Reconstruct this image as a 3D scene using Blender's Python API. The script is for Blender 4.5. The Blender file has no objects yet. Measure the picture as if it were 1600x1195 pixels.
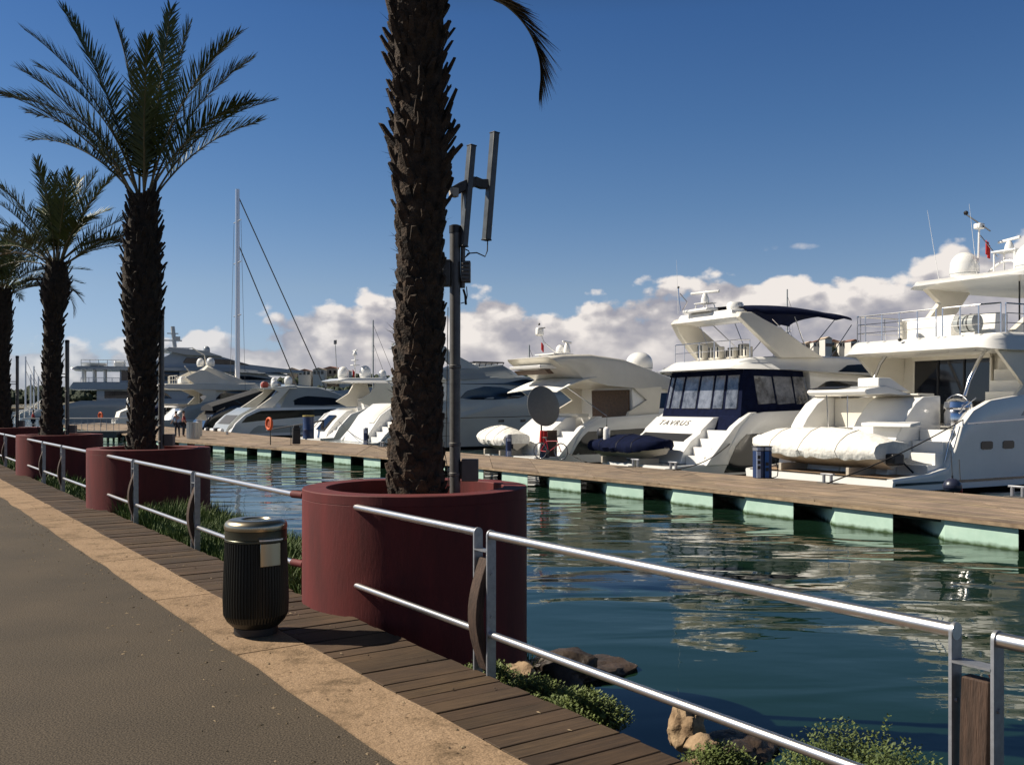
import bpy, math, random
from mathutils import Vector, Matrix, noise
from mathutils.bvhtree import BVHTree
R = math.radians
random.seed(7)
scn = bpy.context.scene
col = scn.collection

# ------------------------------------------------------------------ camera, world, sun, exposure
F, HZ, EYE, ZW = 1480.0, 634.0, 1.65, -1.02          # focal length in photo px, horizon row, eye height, water level
cd = bpy.data.cameras.new('camera'); cam = bpy.data.objects.new('camera', cd); col.objects.link(cam)
cam.location = (0, 0, EYE); cam.rotation_euler = (R(90), 0, 0)
cd.sensor_width = 36; cd.lens = 36 * F / 1600; cd.shift_y = (HZ - 597.5) / 1600
cd.clip_start = 0.05; cd.clip_end = 6000
scn.camera = cam
scn.view_settings.view_transform = 'Standard'; scn.view_settings.look = 'None'
scn.view_settings.exposure = 0.50; scn.view_settings.gamma = 1

SUN_EL, SUN_AZ = R(43), R(-81)                      # azimuth clockwise from +Y
sv = Vector((math.sin(SUN_AZ) * math.cos(SUN_EL), math.cos(SUN_AZ) * math.cos(SUN_EL), math.sin(SUN_EL)))
sl = bpy.data.lights.new('sun', 'SUN'); so = bpy.data.objects.new('sun', sl); col.objects.link(so)
sl.energy = 5.0; sl.angle = R(0.5); sl.color = (1, .91, .77)
so.rotation_euler = sv.to_track_quat('Z', 'Y').to_euler()

w = bpy.data.worlds.new('World'); scn.world = w; w.use_nodes = True
nt = w.node_tree; nt.nodes.clear(); N = nt.nodes.new; L = nt.links.new
def math_node(nt, op, a=None, b=None, c=None, clamp=False):
    n = nt.nodes.new('ShaderNodeMath'); n.operation = op; n.use_clamp = clamp
    for i, v in enumerate((a, b, c)):
        if v is None: continue
        if isinstance(v, (int, float)): n.inputs[i].default_value = v
        else: nt.links.new(v, n.inputs[i])
    return n.outputs[0]
out = N('ShaderNodeOutputWorld'); bg = N('ShaderNodeBackground'); L(bg.outputs[0], out.inputs[0])
sky = N('ShaderNodeTexSky'); sky.sky_type = 'NISHITA'; sky.sun_disc = False
sky.sun_elevation = SUN_EL; sky.sun_rotation = SUN_AZ
sky.air_density = 1.0; sky.dust_density = 0.35; sky.ozone_density = 2.6
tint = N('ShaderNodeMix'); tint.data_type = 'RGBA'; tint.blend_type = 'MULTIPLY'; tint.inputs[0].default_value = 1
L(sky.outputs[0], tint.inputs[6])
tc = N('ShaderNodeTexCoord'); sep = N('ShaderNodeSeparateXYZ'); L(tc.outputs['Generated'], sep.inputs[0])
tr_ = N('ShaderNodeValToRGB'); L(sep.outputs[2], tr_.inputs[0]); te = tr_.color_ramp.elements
te[0].position = 0; te[0].color = (.95, 1.08, 1.60, 1); te[1].position = .6; te[1].color = (.24, .29, .30, 1)  # upper end darkens the unseen overhead sky to weaken ambient fill
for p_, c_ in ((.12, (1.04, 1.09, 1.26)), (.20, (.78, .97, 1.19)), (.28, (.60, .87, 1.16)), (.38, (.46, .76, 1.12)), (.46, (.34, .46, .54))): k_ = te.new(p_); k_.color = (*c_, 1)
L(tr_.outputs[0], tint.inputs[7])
az = math_node(nt, 'ARCTAN2', sep.outputs[0], sep.outputs[1])       # 0 = +Y, positive to the right
el = math_node(nt, 'ARCSINE', sep.outputs[2])
# top of the cloud bank as a function of azimuth
mr = N('ShaderNodeMapRange'); mr.inputs[1].default_value = -1.2; mr.inputs[2].default_value = 1.2; L(az, mr.inputs[0])
fc = N('ShaderNodeFloatCurve'); L(mr.outputs[0], fc.inputs[1])
cv = fc.mapping.curves[0]
def azpx(px): return (math.atan((px - 800) / F) + 1.2) / 2.4
pts = [(0, .25), (azpx(-100), .36), (azpx(60), .40), (azpx(200), .40), (azpx(330), .55), (azpx(460), .60), (azpx(545), .66), (azpx(700), .72), (azpx(850), .70),
       (azpx(960), .75), (azpx(1080), .76), (azpx(1200), .82), (azpx(1330), .76), (azpx(1430), .78), (azpx(1500), .94), (1, .8)]
cv.points[0].location = pts[0]; cv.points[1].location = pts[-1]
for p in pts[1:-1]: cv.points.new(*p)
fc.mapping.update()
top = math_node(nt, 'MULTIPLY', fc.outputs[0], .172)                # radians
def clouds(off_az, off_el):
    cmb = N('ShaderNodeCombineXYZ')
    L(math_node(nt, 'ADD', az, off_az), cmb.inputs[0]); L(math_node(nt, 'MULTIPLY', math_node(nt, 'ADD', el, off_el), 1.5), cmb.inputs[1])
    n1 = N('ShaderNodeTexNoise'); n1.inputs['Scale'].default_value = 9; n1.noise_dimensions = '2D'; n1.inputs['Detail'].default_value = 7; n1.inputs['Roughness'].default_value = .56
    L(cmb.outputs[0], n1.inputs['Vector'])
    n2 = N('ShaderNodeTexVoronoi'); n2.feature = 'F1'; n2.voronoi_dimensions = '2D'; n2.inputs['Scale'].default_value = 17
    n2.inputs['Detail'].default_value = 2; n2.inputs['Roughness'].default_value = .6
    L(cmb.outputs[0], n2.inputs['Vector'])
    return math_node(nt, 'SUBTRACT', n1.outputs[0], math_node(nt, 'MULTIPLY', n2.outputs[0], .32))
c0 = clouds(0, 0); c1 = clouds(-.016, .022)
h = math_node(nt, 'DIVIDE', math_node(nt, 'SUBTRACT', top, el), .055)
hc = math_node(nt, 'MULTIPLY', math_node(nt, 'MINIMUM', h, 1.25), 1.25)
dens = math_node(nt, 'ADD', math_node(nt, 'MULTIPLY', c0, 2.0), hc)
msk = N('ShaderNodeMapRange'); msk.interpolation_type = 'SMOOTHSTEP'; L(dens, msk.inputs[0]); msk.inputs[1].default_value = .70; msk.inputs[2].default_value = .96
# thin the bank towards the left, where it is only haze
thin = N('ShaderNodeMapRange'); L(az, thin.inputs[0]); thin.inputs[1].default_value = -.50; thin.inputs[2].default_value = -.14; thin.inputs[3].default_value = .50; thin.inputs[4].default_value = 1
cover = math_node(nt, 'MULTIPLY', msk.outputs[0], thin.outputs[0])
# small lone cloud
def blob(px, py, rx, ry):
    a0 = math.atan((px - 800) / F); e0 = math.atan((HZ - py) / F * math.cos(a0))
    dx = math_node(nt, 'DIVIDE', math_node(nt, 'SUBTRACT', az, a0), rx / F); dy = math_node(nt, 'DIVIDE', math_node(nt, 'SUBTRACT', el, e0), ry / F)
    r2 = math_node(nt, 'ADD', math_node(nt, 'MULTIPLY', dx, dx), math_node(nt, 'MULTIPLY', dy, dy))
    v = math_node(nt, 'ADD', math_node(nt, 'SUBTRACT', 1, r2), math_node(nt, 'MULTIPLY', math_node(nt, 'SUBTRACT', c0, .3), 3.2))
    m = N('ShaderNodeMapRange'); m.interpolation_type = 'SMOOTHSTEP'; L(v, m.inputs[0]); m.inputs[1].default_value = .15; m.inputs[2].default_value = 1.1; m.inputs[4].default_value = .75
    return m.outputs[0]
cover = math_node(nt, 'MAXIMUM', cover, math_node(nt, 'MAXIMUM', blob(1232, 386, 54, 11), blob(1258, 362, 28, 8)))
hk = math_node(nt, 'MAXIMUM', math_node(nt, 'SUBTRACT', 1, math_node(nt, 'MULTIPLY', h, .55)), .22)
lit = math_node(nt, 'ADD', math_node(nt, 'MULTIPLY', math_node(nt, 'MULTIPLY', math_node(nt, 'SUBTRACT', c0, c1), 4.2), hk), math_node(nt, 'ADD', .62, math_node(nt, 'MULTIPLY', h, -.15)), clamp=True)
ramp = N('ShaderNodeValToRGB'); L(lit, ramp.inputs[0])
e = ramp.color_ramp.elements; e[0].position = .0; e[0].color = (4.9, 4.9, 5.7, 1); e[1].position = .95; e[1].color = (12.4, 11.6, 11.0, 1)
m_ = ramp.color_ramp.elements.new(.45); m_.color = (7.2, 6.9, 7.2, 1)
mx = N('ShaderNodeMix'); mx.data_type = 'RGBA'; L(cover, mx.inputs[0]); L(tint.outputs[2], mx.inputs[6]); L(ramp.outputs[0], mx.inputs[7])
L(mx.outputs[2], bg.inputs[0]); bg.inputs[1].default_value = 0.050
w.cycles.sampling_method = 'MANUAL'; w.cycles.sample_map_resolution = 512

# ------------------------------------------------------------------ materials
MATS = {}
def mat(name, c, rough=.5, metal=0, var=0, vscale=8, bump=0, bscale=40, coat=0, spec=.5, c2=None, detail=5, alpha=None, aniso=None, trans=0):
    if name in MATS: return MATS[name]
    m = bpy.data.materials.new(name); m.use_nodes = True; t = m.node_tree; p = t.nodes['Principled BSDF']
    p.inputs['Base Color'].default_value = (*c, 1); p.inputs['Roughness'].default_value = rough; p.inputs['Metallic'].default_value = metal
    p.inputs['Specular IOR Level'].default_value = spec; p.inputs['Coat Weight'].default_value = coat
    p.inputs['Transmission Weight'].default_value = trans
    tcn = t.nodes.new('ShaderNodeTexCoord'); src = tcn.outputs['Object']
    if aniso:
        mp = t.nodes.new('ShaderNodeMapping'); mp.inputs['Scale'].default_value = aniso; t.links.new(src, mp.inputs[0]); src = mp.outputs[0]
    if var or c2:
        n = t.nodes.new('ShaderNodeTexNoise'); n.inputs['Scale'].default_value = vscale; n.inputs['Detail'].default_value = detail; n.inputs['Roughness'].default_value = .65
        t.links.new(src, n.inputs['Vector'])
        r = t.nodes.new('ShaderNodeValToRGB'); t.links.new(n.outputs[0], r.inputs[0])
        lo = tuple(x * (1 - var) for x in c) if c2 is None else c; hi = tuple(min(1, x * (1 + var)) for x in c) if c2 is None else c2
        r.color_ramp.elements[0].position = .34; r.color_ramp.elements[0].color = (*lo, 1)
        r.color_ramp.elements[1].position = .66; r.color_ramp.elements[1].color = (*hi, 1)
        t.links.new(r.outputs[0], p.inputs['Base Color'])
    if bump:
        n = t.nodes.new('ShaderNodeTexNoise'); n.inputs['Scale'].default_value = bscale; n.inputs['Detail'].default_value = 4; t.links.new(src, n.inputs['Vector'])
        b = t.nodes.new('ShaderNodeBump'); b.inputs['Strength'].default_value = 1; b.inputs['Distance'].default_value = bump; t.links.new(n.outputs[0], b.inputs['Height'])
        t.links.new(b.outputs[0], p.inputs['Normal'])
    MATS[name] = m; return m
WHITE = mat('gelcoat_white', (.82, .81, .78), .22, coat=.4, var=.04, vscale=.7)
GREYW = mat('gelcoat_pale', (.36, .38, .37), .25, coat=.4, var=.05, vscale=.6)
CREAM = mat('gelcoat_cream', (.70, .66, .57), .35, coat=.2, var=.05, vscale=1)
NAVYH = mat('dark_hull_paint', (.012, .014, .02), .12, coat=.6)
BOOT = mat('antifouling', (.012, .016, .022), .5)
GLASS = mat('tinted_glass', (.008, .009, .012), .06, spec=.6)
STEEL = mat('polished_steel', (.62, .62, .64), .16, 1)
NAVY = mat('navy_canvas', (.004, .007, .026), .9, spec=.08, var=.25, vscale=5, bump=.01, bscale=5)
COVER = mat('pale_canvas', (.74, .72, .67), .8, var=.08, vscale=3, bump=.05, bscale=5, detail=2)
TEAK = mat('teak', (.32, .22, .14), .7, var=.25, vscale=6, aniso=(1, 12, 1))
BLACK = mat('black_plastic', (.012, .012, .014), .45)
RUBBER = mat('rubber', (.02, .02, .022), .7)
CLEAR = mat('clear_vinyl', (.12, .13, .155), .07, var=.7, vscale=1.8, bump=.03, bscale=5, spec=.9)
PLANT = mat('planter_paint', (.098, .0085, .0075), .75, var=.24, vscale=5, aniso=(1, 1, .22), bump=.0015, bscale=60)
PLANTD = mat('planter_soil', (.23, .13, .07), .95, var=.4, vscale=25, bump=.02, bscale=30)
ALU = mat('brushed_aluminium', (.66, .65, .65), .34, 1, var=.05, vscale=30)
GALV = mat('galvanised_steel', (.34, .35, .37), .5, .8, var=.15, vscale=25)
POLE = mat('dull_grey_metal', (.13, .125, .12), .5, .5, var=.2, vscale=12)
ANT = mat('antenna_housing', (.07, .08, .09), .4, var=.35, vscale=9)
BAL = mat('weathered_baluster', (.05, .028, .018), .8, var=.45, vscale=9, aniso=(6, 6, .7), bump=.004, bscale=30)
REDP = mat('red_fabric', (.45, .02, .02), .8)
ORANGE = mat('orange_float', (.62, .10, .02), .6)
BLUEP = mat('blue_paint', (.012, .10, .34), .4); DBLUE = mat('dark_blue_paint', (.01, .03, .10), .4); PALEB = mat('pale_label', (.45, .52, .66), .5)
BEIGE = mat('beige_panel', (.45, .40, .33), .6, var=.06)
BROWN = mat('brown_interior', (.09, .05, .03), .6, var=.3)
SUPER = mat('superyacht_paint', (.44, .49, .56), .3, coat=.3)
ROPE = mat('rope_dark', (.03, .027, .025), .9)
SKIN = mat('skin', (.45, .26, .18), .6); HAIR = mat('hair', (.03, .02, .015), .8)
DISH = mat('dish_grey', (.17, .17, .16), .55, var=.06)

# ------------------------------------------------------------------ mesh helpers
class M:
    def __init__(s): s.v = []; s.f = []; s.m = []; s.cur = 0
    def add(s, vs, fs, m=None):
        b = len(s.v); s.v += [tuple(v) for v in vs]; mm = s.cur if m is None else m
        for f in fs: s.f.append([b + i for i in f]); s.m.append(mm)
        return s
    def box(s, c, d, rz=0, mtx=None, m=None):
        x, y, z = (k / 2 for k in d); vs = [Vector((a * x, b * y, e * z)) for a in (-1, 1) for b in (-1, 1) for e in (-1, 1)]
        mt = mtx if mtx is not None else Matrix.Rotation(rz, 4, 'Z')
        return s.add([Vector(c) + mt.to_3x3() @ v for v in vs], [(0, 1, 3, 2), (4, 6, 7, 5), (0, 4, 5, 1), (2, 3, 7, 6), (0, 2, 6, 4), (1, 5, 7, 3)], m)
    def cyl(s, a, b, r0, r1=None, n=10, cap=True, m=None):
        return s.tube([a, b], [r0, r0 if r1 is None else r1], n, cap, m)
    def tube(s, path, r, n=8, cap=True, m=None):
        path = [Vector(p) for p in path]; rs = r if isinstance(r, (list, tuple)) else [r] * len(path); vs = []; u = None
        for i, p in enumerate(path):
            t = (path[min(i + 1, len(path) - 1)] - path[max(i - 1, 0)]).normalized()
            if u is None: u = t.cross(Vector((0, 0, 1)) if abs(t.z) < .9 else Vector((1, 0, 0))).normalized()
            else: u = (u - t * u.dot(t)).normalized()
            q = t.cross(u)
            for k in range(n):
                a = 2 * math.pi * k / n; vs.append(p + (u * math.cos(a) + q * math.sin(a)) * rs[i])
        fs = []
        for i in range(len(path) - 1):
            for k in range(n): fs.append((i * n + k, i * n + (k + 1) % n, (i + 1) * n + (k + 1) % n, (i + 1) * n + k))
        if cap: fs.append(tuple(range(n))[::-1]); fs.append(tuple(range((len(path) - 1) * n, len(path) * n)))
        return s.add(vs, fs, m)
    def lathe(s, prof, c=(0, 0, 0), n=24, m=None, axis=None):
        vs = []
        for r, z in prof:
            for k in range(n):
                a = 2 * math.pi * k / n; v = Vector((r * math.cos(a), r * math.sin(a), z))
                if axis is not None: v = axis @ v
                vs.append(Vector(c) + v)
        fs = [(i * n + k, i * n + (k + 1) % n, (i + 1) * n + (k + 1) % n, (i + 1) * n + k) for i in range(len(prof) - 1) for k in range(n)]
        fs.append(tuple(range(n))[::-1]); fs.append(tuple(range((len(prof) - 1) * n, len(prof) * n)))
        return s.add(vs, fs, m)
    def prism(s, poly, y0, y1, m=None, lean=0, zref=0):
        """poly in (x, z) extruded across y; lean moves the top inwards (towards y = 0)"""
        n = len(poly); vs = []
        for y in (y0, y1):
            sg = 1 if y > 0 else -1
            for x, z in poly: vs.append((x, y - sg * lean * (z - zref), z))
        fs = [tuple(range(n)), tuple(range(n, 2 * n))[::-1]] + [(i, i + n, (i + 1) % n + n, (i + 1) % n) for i in range(n)]
        return s.add(vs, fs, m)
    def loft(s, rings, cap=True, mf=None):
        n = len(rings[0]); vs = [p for r in rings for p in r]; b = len(s.v); s.v += [tuple(v) for v in vs]
        for i in range(len(rings) - 1):
            for k in range(n):
                s.f.append([b + i * n + k, b + i * n + (k + 1) % n, b + (i + 1) * n + (k + 1) % n, b + (i + 1) * n + k]); s.m.append(mf(k) if mf else s.cur)
        if cap:
            s.f.append([b + k for k in range(n)][::-1]); s.m.append(s.cur); s.f.append([b + (len(rings) - 1) * n + k for k in range(n)]); s.m.append(s.cur)
        return s
    def ball(s, c, r, n=12, m=None, sq=(1, 1, 1), half=False):
        prof = []; k0 = 0 if not half else n // 4
        for k in range(n // 2 + 1):
            a = -math.pi / 2 + math.pi * k / (n // 2)
            if half and a < 0: continue
            prof.append((max(1e-4, math.cos(a)) * r, math.sin(a) * r))
        mm = Matrix.Diagonal(Vector(sq)); return s.lathe(prof, c, n, m, mm)
    def build(s, name, mats, parent=None, smooth=35, bevel=0, fix=True):
        me = bpy.data.meshes.new(name); me.from_pydata(s.v, [], s.f)
        for mm in (mats if isinstance(mats, (list, tuple)) else [mats]): me.materials.append(mm)
        me.polygons.foreach_set('material_index', s.m)
        if fix:
            import bmesh
            bm = bmesh.new(); bm.from_mesh(me); bmesh.ops.recalc_face_normals(bm, faces=bm.faces); bm.to_mesh(me); bm.free()
        me.update()
        if smooth:
            me.polygons.foreach_set('use_smooth', [True] * len(me.polygons)); me.set_sharp_from_angle(angle=R(smooth))
        o = bpy.data.objects.new(name, me); col.objects.link(o)
        if parent: o.parent = parent
        if bevel:
            b = o.modifiers.new('bevel', 'BEVEL'); b.width = bevel; b.segments = 2; b.limit_method = 'ANGLE'; b.angle_limit = R(40)
        return o
def tag(o, label=None, cat=None, group=None, kind=None):
    if label: o['label'] = label
    if cat: o['category'] = cat
    if group: o['group'] = group
    if kind: o['kind'] = kind
    return o
def thing(name, label, cat, loc=(0, 0, 0), rz=0, group=None):
    o = bpy.data.objects.new(name, None); col.objects.link(o); o.location = loc; o.rotation_euler = (0, 0, rz); o.empty_display_size = .3
    return tag(o, label, cat, group)
def copy_tree(o, parent=None):
    c = o.copy(); col.objects.link(c); c.parent = parent
    for ch in list(o.children): copy_tree(ch, c)
    return c
def px(x, d): return (x - 800) * d / F
def at(x, y, d): return Vector((px(x, d), d, EYE + (HZ - y) * d / F))
def on(x, y, z):
    d = F * (EYE - z) / (y - HZ); return Vector((px(x, d), d, z))

# promenade frame: t runs away along the rail line, s points to the water
Q = Vector((1.6, 3.27)); U = Vector((-.564, .826)); U.normalize(); S = Vector((U.y, -U.x))
PA = math.atan2(U.y, U.x)
def P(t, s, z=0): q = Q + U * t + S * s; return Vector((q.x, q.y, z))

# ------------------------------------------------------------------ ground materials
def asphalt_mat():
    m = bpy.data.materials.new('asphalt'); m.use_nodes = True; t = m.node_tree; p = t.nodes['Principled BSDF']
    tc = t.nodes.new('ShaderNodeTexCoord')
    a = t.nodes.new('ShaderNodeTexNoise'); a.inputs['Scale'].default_value = 110; a.inputs['Detail'].default_value = 3; t.links.new(tc.outputs['Object'], a.inputs[0])
    b = t.nodes.new('ShaderNodeTexNoise'); b.inputs['Scale'].default_value = 1.1; b.inputs['Detail'].default_value = 6; t.links.new(tc.outputs['Object'], b.inputs[0])
    vo = t.nodes.new('ShaderNodeTexVoronoi'); vo.inputs['Scale'].default_value = 95; t.links.new(tc.outputs['Object'], vo.inputs[0])
    r = t.nodes.new('ShaderNodeValToRGB'); t.links.new(a.outputs[0], r.inputs[0])
    r.color_ramp.elements[0].position = .33; r.color_ramp.elements[0].color = (.012, .0095, .0068, 1); r.color_ramp.elements[1].position = .70; r.color_ramp.elements[1].color = (.125, .100, .073, 1)
    r2 = t.nodes.new('ShaderNodeValToRGB'); t.links.new(b.outputs[0], r2.inputs[0])
    r2.color_ramp.elements[0].position = .3; r2.color_ramp.elements[0].color = (.85, .85, .85, 1); r2.color_ramp.elements[1].position = .72; r2.color_ramp.elements[1].color = (1.15, 1.12, 1.08, 1)
    mx = t.nodes.new('ShaderNodeMix'); mx.data_type = 'RGBA'; mx.blend_type = 'MULTIPLY'; mx.inputs[0].default_value = 1; t.links.new(r.outputs[0], mx.inputs[6]); t.links.new(r2.outputs[0], mx.inputs[7])
    t.links.new(mx.outputs[2], p.inputs['Base Color']); p.inputs['Roughness'].default_value = .9; p.inputs['Specular IOR Level'].default_value = .25
    bm = t.nodes.new('ShaderNodeBump'); bm.inputs['Distance'].default_value = .0012; t.links.new(vo.outputs[0], bm.inputs['Height']); t.links.new(bm.outputs[0], p.inputs['Normal'])
    return m
def stone_mat():
    m = bpy.data.materials.new('kerb_sandstone'); m.use_nodes = True; t = m.node_tree; p = t.nodes['Principled BSDF']
    tc = t.nodes.new('ShaderNodeTexCoord'); oc = tc.outputs['Object']
    a = t.nodes.new('ShaderNodeTexNoise'); a.inputs['Scale'].default_value = 2.6; a.inputs['Detail'].default_value = 8; a.inputs['Roughness'].default_value = .7; t.links.new(oc, a.inputs[0])
    r = t.nodes.new('ShaderNodeValToRGB'); t.links.new(a.outputs[0], r.inputs[0])
    els = r.color_ramp.elements; els[0].position = .34; els[0].color = (.15, .105, .065, 1); els[1].position = .66; els[1].color = (.33, .235, .155, 1)
    x = els.new(.47); x.color = (.285, .20, .128, 1)
    g = t.nodes.new('ShaderNodeTexNoise'); g.inputs['Scale'].default_value = 110; g.inputs['Detail'].default_value = 3; t.links.new(oc, g.inputs[0])
    r2 = t.nodes.new('ShaderNodeValToRGB'); t.links.new(g.outputs[0], r2.inputs[0]); r2.color_ramp.elements[0].position = .33; r2.color_ramp.elements[0].color = (.6, .6, .6, 1); r2.color_ramp.elements[1].position = .62; r2.color_ramp.elements[1].color = (1.1, 1.1, 1.1, 1)
    at_ = t.nodes.new('ShaderNodeAttribute'); at_.attribute_name = 'shade'
    mx = t.nodes.new('ShaderNodeMix'); mx.data_type = 'RGBA'; mx.blend_type = 'MULTIPLY'; mx.inputs[0].default_value = 1; t.links.new(r.outputs[0], mx.inputs[6]); t.links.new(r2.outputs[0], mx.inputs[7])
    my = t.nodes.new('ShaderNodeMix'); my.data_type = 'RGBA'; my.blend_type = 'MULTIPLY'; my.inputs[0].default_value = 1; t.links.new(mx.outputs[2], my.inputs[6]); t.links.new(at_.outputs['Color'], my.inputs[7])
    # pits
    v = t.nodes.new('ShaderNodeTexNoise'); v.inputs['Scale'].default_value = 26; v.inputs['Detail'].default_value = 5; v.inputs['Roughness'].default_value = .6; t.links.new(oc, v.inputs[0])
    r3 = t.nodes.new('ShaderNodeValToRGB'); t.links.new(v.outputs[0], r3.inputs[0]); r3.color_ramp.elements[0].position = .30; r3.color_ramp.elements[0].color = (.3, .27, .23, 1); r3.color_ramp.elements[1].position = .38; r3.color_ramp.elements[1].color = (1, 1, 1, 1)
    mz = t.nodes.new('ShaderNodeMix'); mz.data_type = 'RGBA'; mz.blend_type = 'MULTIPLY'; mz.inputs[0].default_value = 1; t.links.new(my.outputs[2], mz.inputs[6]); t.links.new(r3.outputs[0], mz.inputs[7])
    t.links.new(mz.outputs[2], p.inputs['Base Color']); p.inputs['Roughness'].default_value = .9; p.inputs['Specular IOR Level'].default_value = .2
    b = t.nodes.new('ShaderNodeBump'); b.inputs['Distance'].default_value = .012; t.links.new(v.outputs[0], b.inputs['Height']); t.links.new(b.outputs[0], p.inputs['Normal'])
    return m
def plank_mat(name, lo, hi, rough=.75, sx=1.0):
    """wood with a per-plank shade attribute and grain along UV x"""
    m = bpy.data.materials.new(name); m.use_nodes = True; t = m.node_tree; p = t.nodes['Principled BSDF']
    uv = t.nodes.new('ShaderNodeTexCoord'); mp = t.nodes.new('ShaderNodeMapping'); mp.inputs['Scale'].default_value = (1.5 * sx, 28, 1); t.links.new(uv.outputs['UV'], mp.inputs[0])
    n = t.nodes.new('ShaderNodeTexNoise'); n.inputs['Scale'].default_value = 2; n.inputs['Detail'].default_value = 8; n.inputs['Roughness'].default_value = .7; t.links.new(mp.outputs[0], n.inputs[0])
    r = t.nodes.new('ShaderNodeValToRGB'); t.links.new(n.outputs[0], r.inputs[0]); r.color_ramp.elements[0].position = .3; r.color_ramp.elements[0].color = (*lo, 1); r.color_ramp.elements[1].position = .7; r.color_ramp.elements[1].color = (*hi, 1)
    at_ = t.nodes.new('ShaderNodeAttribute'); at_.attribute_name = 'shade'
    mx = t.nodes.new('ShaderNodeMix'); mx.data_type = 'RGBA'; mx.blend_type = 'MULTIPLY'; mx.inputs[0].default_value = 1; t.links.new(r.outputs[0], mx.inputs[6]); t.links.new(at_.outputs['Color'], mx.inputs[7])
    n2 = t.nodes.new('ShaderNodeTexNoise'); n2.inputs['Scale'].default_value = 1.3; n2.inputs['Detail'].default_value = 5; t.links.new(uv.outputs['Object'], n2.inputs[0])
    r2 = t.nodes.new('ShaderNodeValToRGB'); t.links.new(n2.outputs[0], r2.inputs[0]); r2.color_ramp.elements[0].position = .35; r2.color_ramp.elements[0].color = (.72, .72, .74, 1); r2.color_ramp.elements[1].position = .65; r2.color_ramp.elements[1].color = (1.12, 1.08, 1.02, 1)
    my = t.nodes.new('ShaderNodeMix'); my.data_type = 'RGBA'; my.blend_type = 'MULTIPLY'; my.inputs[0].default_value = 1; t.links.new(mx.outputs[2], my.inputs[6]); t.links.new(r2.outputs[0], my.inputs[7])
    t.links.new(my.outputs[2], p.inputs['Base Color']); p.inputs['Roughness'].default_value = rough; p.inputs['Specular IOR Level'].default_value = .3
    b = t.nodes.new('ShaderNodeBump'); b.inputs['Distance'].default_value = .003; t.links.new(n.outputs[0], b.inputs['Height']); t.links.new(b.outputs[0], p.inputs['Normal'])
    return m
def planks(name, items, material, bevel=.003):
    """items: (corner function of (a,b)->(x,y), z_top, thickness, shade, length, width)"""
    vs = []; fs = []; sh = []; uvs = []
    for i, (c4, zt, th, s, ln, wd) in enumerate(items):
        b = len(vs); ztt = zt if isinstance(zt, (list, tuple)) else [zt] * 4
        vs += [(c[0], c[1], ztt[k]) for k, c in enumerate(c4)] + [(c[0], c[1], ztt[k] - th) for k, c in enumerate(c4)]
        for f in ((0, 1, 2, 3), (7, 6, 5, 4), (0, 4, 5, 1), (1, 5, 6, 2), (2, 6, 7, 3), (3, 7, 4, 0)):
            fs.append([b + k for k in f]); sh.append(s)
            off = i * 1.37
            q = {0: (0, off), 1: (ln, off), 2: (ln, off + wd), 3: (0, off + wd), 4: (0, off - th), 5: (ln, off - th), 6: (ln, off + wd + th), 7: (0, off + wd + th)}
            uvs.append([q[k] for k in f])
    me = bpy.data.meshes.new(name); me.from_pydata(vs, [], fs); me.materials.append(material)
    me.uv_layers.new(name='UVMap'); me.color_attributes.new('shade', 'FLOAT_COLOR', 'CORNER'); ul = me.uv_layers['UVMap']; ca = me.color_attributes['shade']; k = 0
    for fi, p in enumerate(me.polygons):
        for j in range(4): ul.data[k].uv = uvs[fi][j]; c = sh[fi]; ca.data[k].color = (c if isinstance(c, tuple) else (c, c, c)) + (1,); k += 1
    import bmesh
    bm = bmesh.new(); bm.from_mesh(me); bmesh.ops.recalc_face_normals(bm, faces=bm.faces); bm.to_mesh(me); bm.free()
    o = bpy.data.objects.new(name, me); col.objects.link(o)
    if bevel: bv = o.modifiers.new('bevel', 'BEVEL'); bv.width = bevel; bv.segments = 1
    return o
rnd = random.Random(3)
# promenade (asphalt sheet)
g = M(); a, b, c, d_ = P(-60, -1.12), P(34.5, -1.12), P(34.5, -90), P(-60, -90)
g.add([a, b, c, d_], [(0, 1, 2, 3)]); tag(g.build('asphalt_promenade', asphalt_mat(), smooth=0), kind='structure')
# kerb stones
items = []; t = -4.0; cuts = [1.18, 1.48, 1.88]                     # the small blocks near the photographer
lens = [1.0] * 3 + [.9, .42, .38] + [rnd.uniform(1.3, 2.6) for _ in range(40)]
t = -3.2; tt = []
for ln in (1.3, 1.1, 1.0, .62, .50, .31): tt.append((t, ln)); t += ln
while t < 34: ln = rnd.uniform(1.6, 2.8); tt.append((t, ln)); t += ln
for i, (t0, ln) in enumerate(tt):
    sh = (1, .97, .93) if i != 5 else (.62, .70, .72)
    if i == 4: sh = (1.0, .86, .74)
    v = rnd.uniform(.9, 1.06); sh = tuple(k * v for k in sh)
    w0 = -.665; w1 = -1.14; n = max(1, int(ln / .3))
    for k in range(n):
        a0 = t0 + .008 + (ln - .016) * k / n; a1 = t0 + .008 + (ln - .016) * (k + 1) / n
        j0 = noise.noise((a0 * 1.4, 0, 0)) * .022; j1 = noise.noise((a1 * 1.4, 0, 0)) * .022; i0 = noise.noise((a0 * 1.1, 5, 0)) * .03; i1 = noise.noise((a1 * 1.1, 5, 0)) * .03
        items.append(([P(a0, w1 + i0), P(a1, w1 + i1), P(a1, w0 + j1), P(a0, w0 + j0)], [.010, .010, .014, .014], .2, sh, 1, .5))
tag(planks('kerb', items, stone_mat(), 0), kind='structure')
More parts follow.
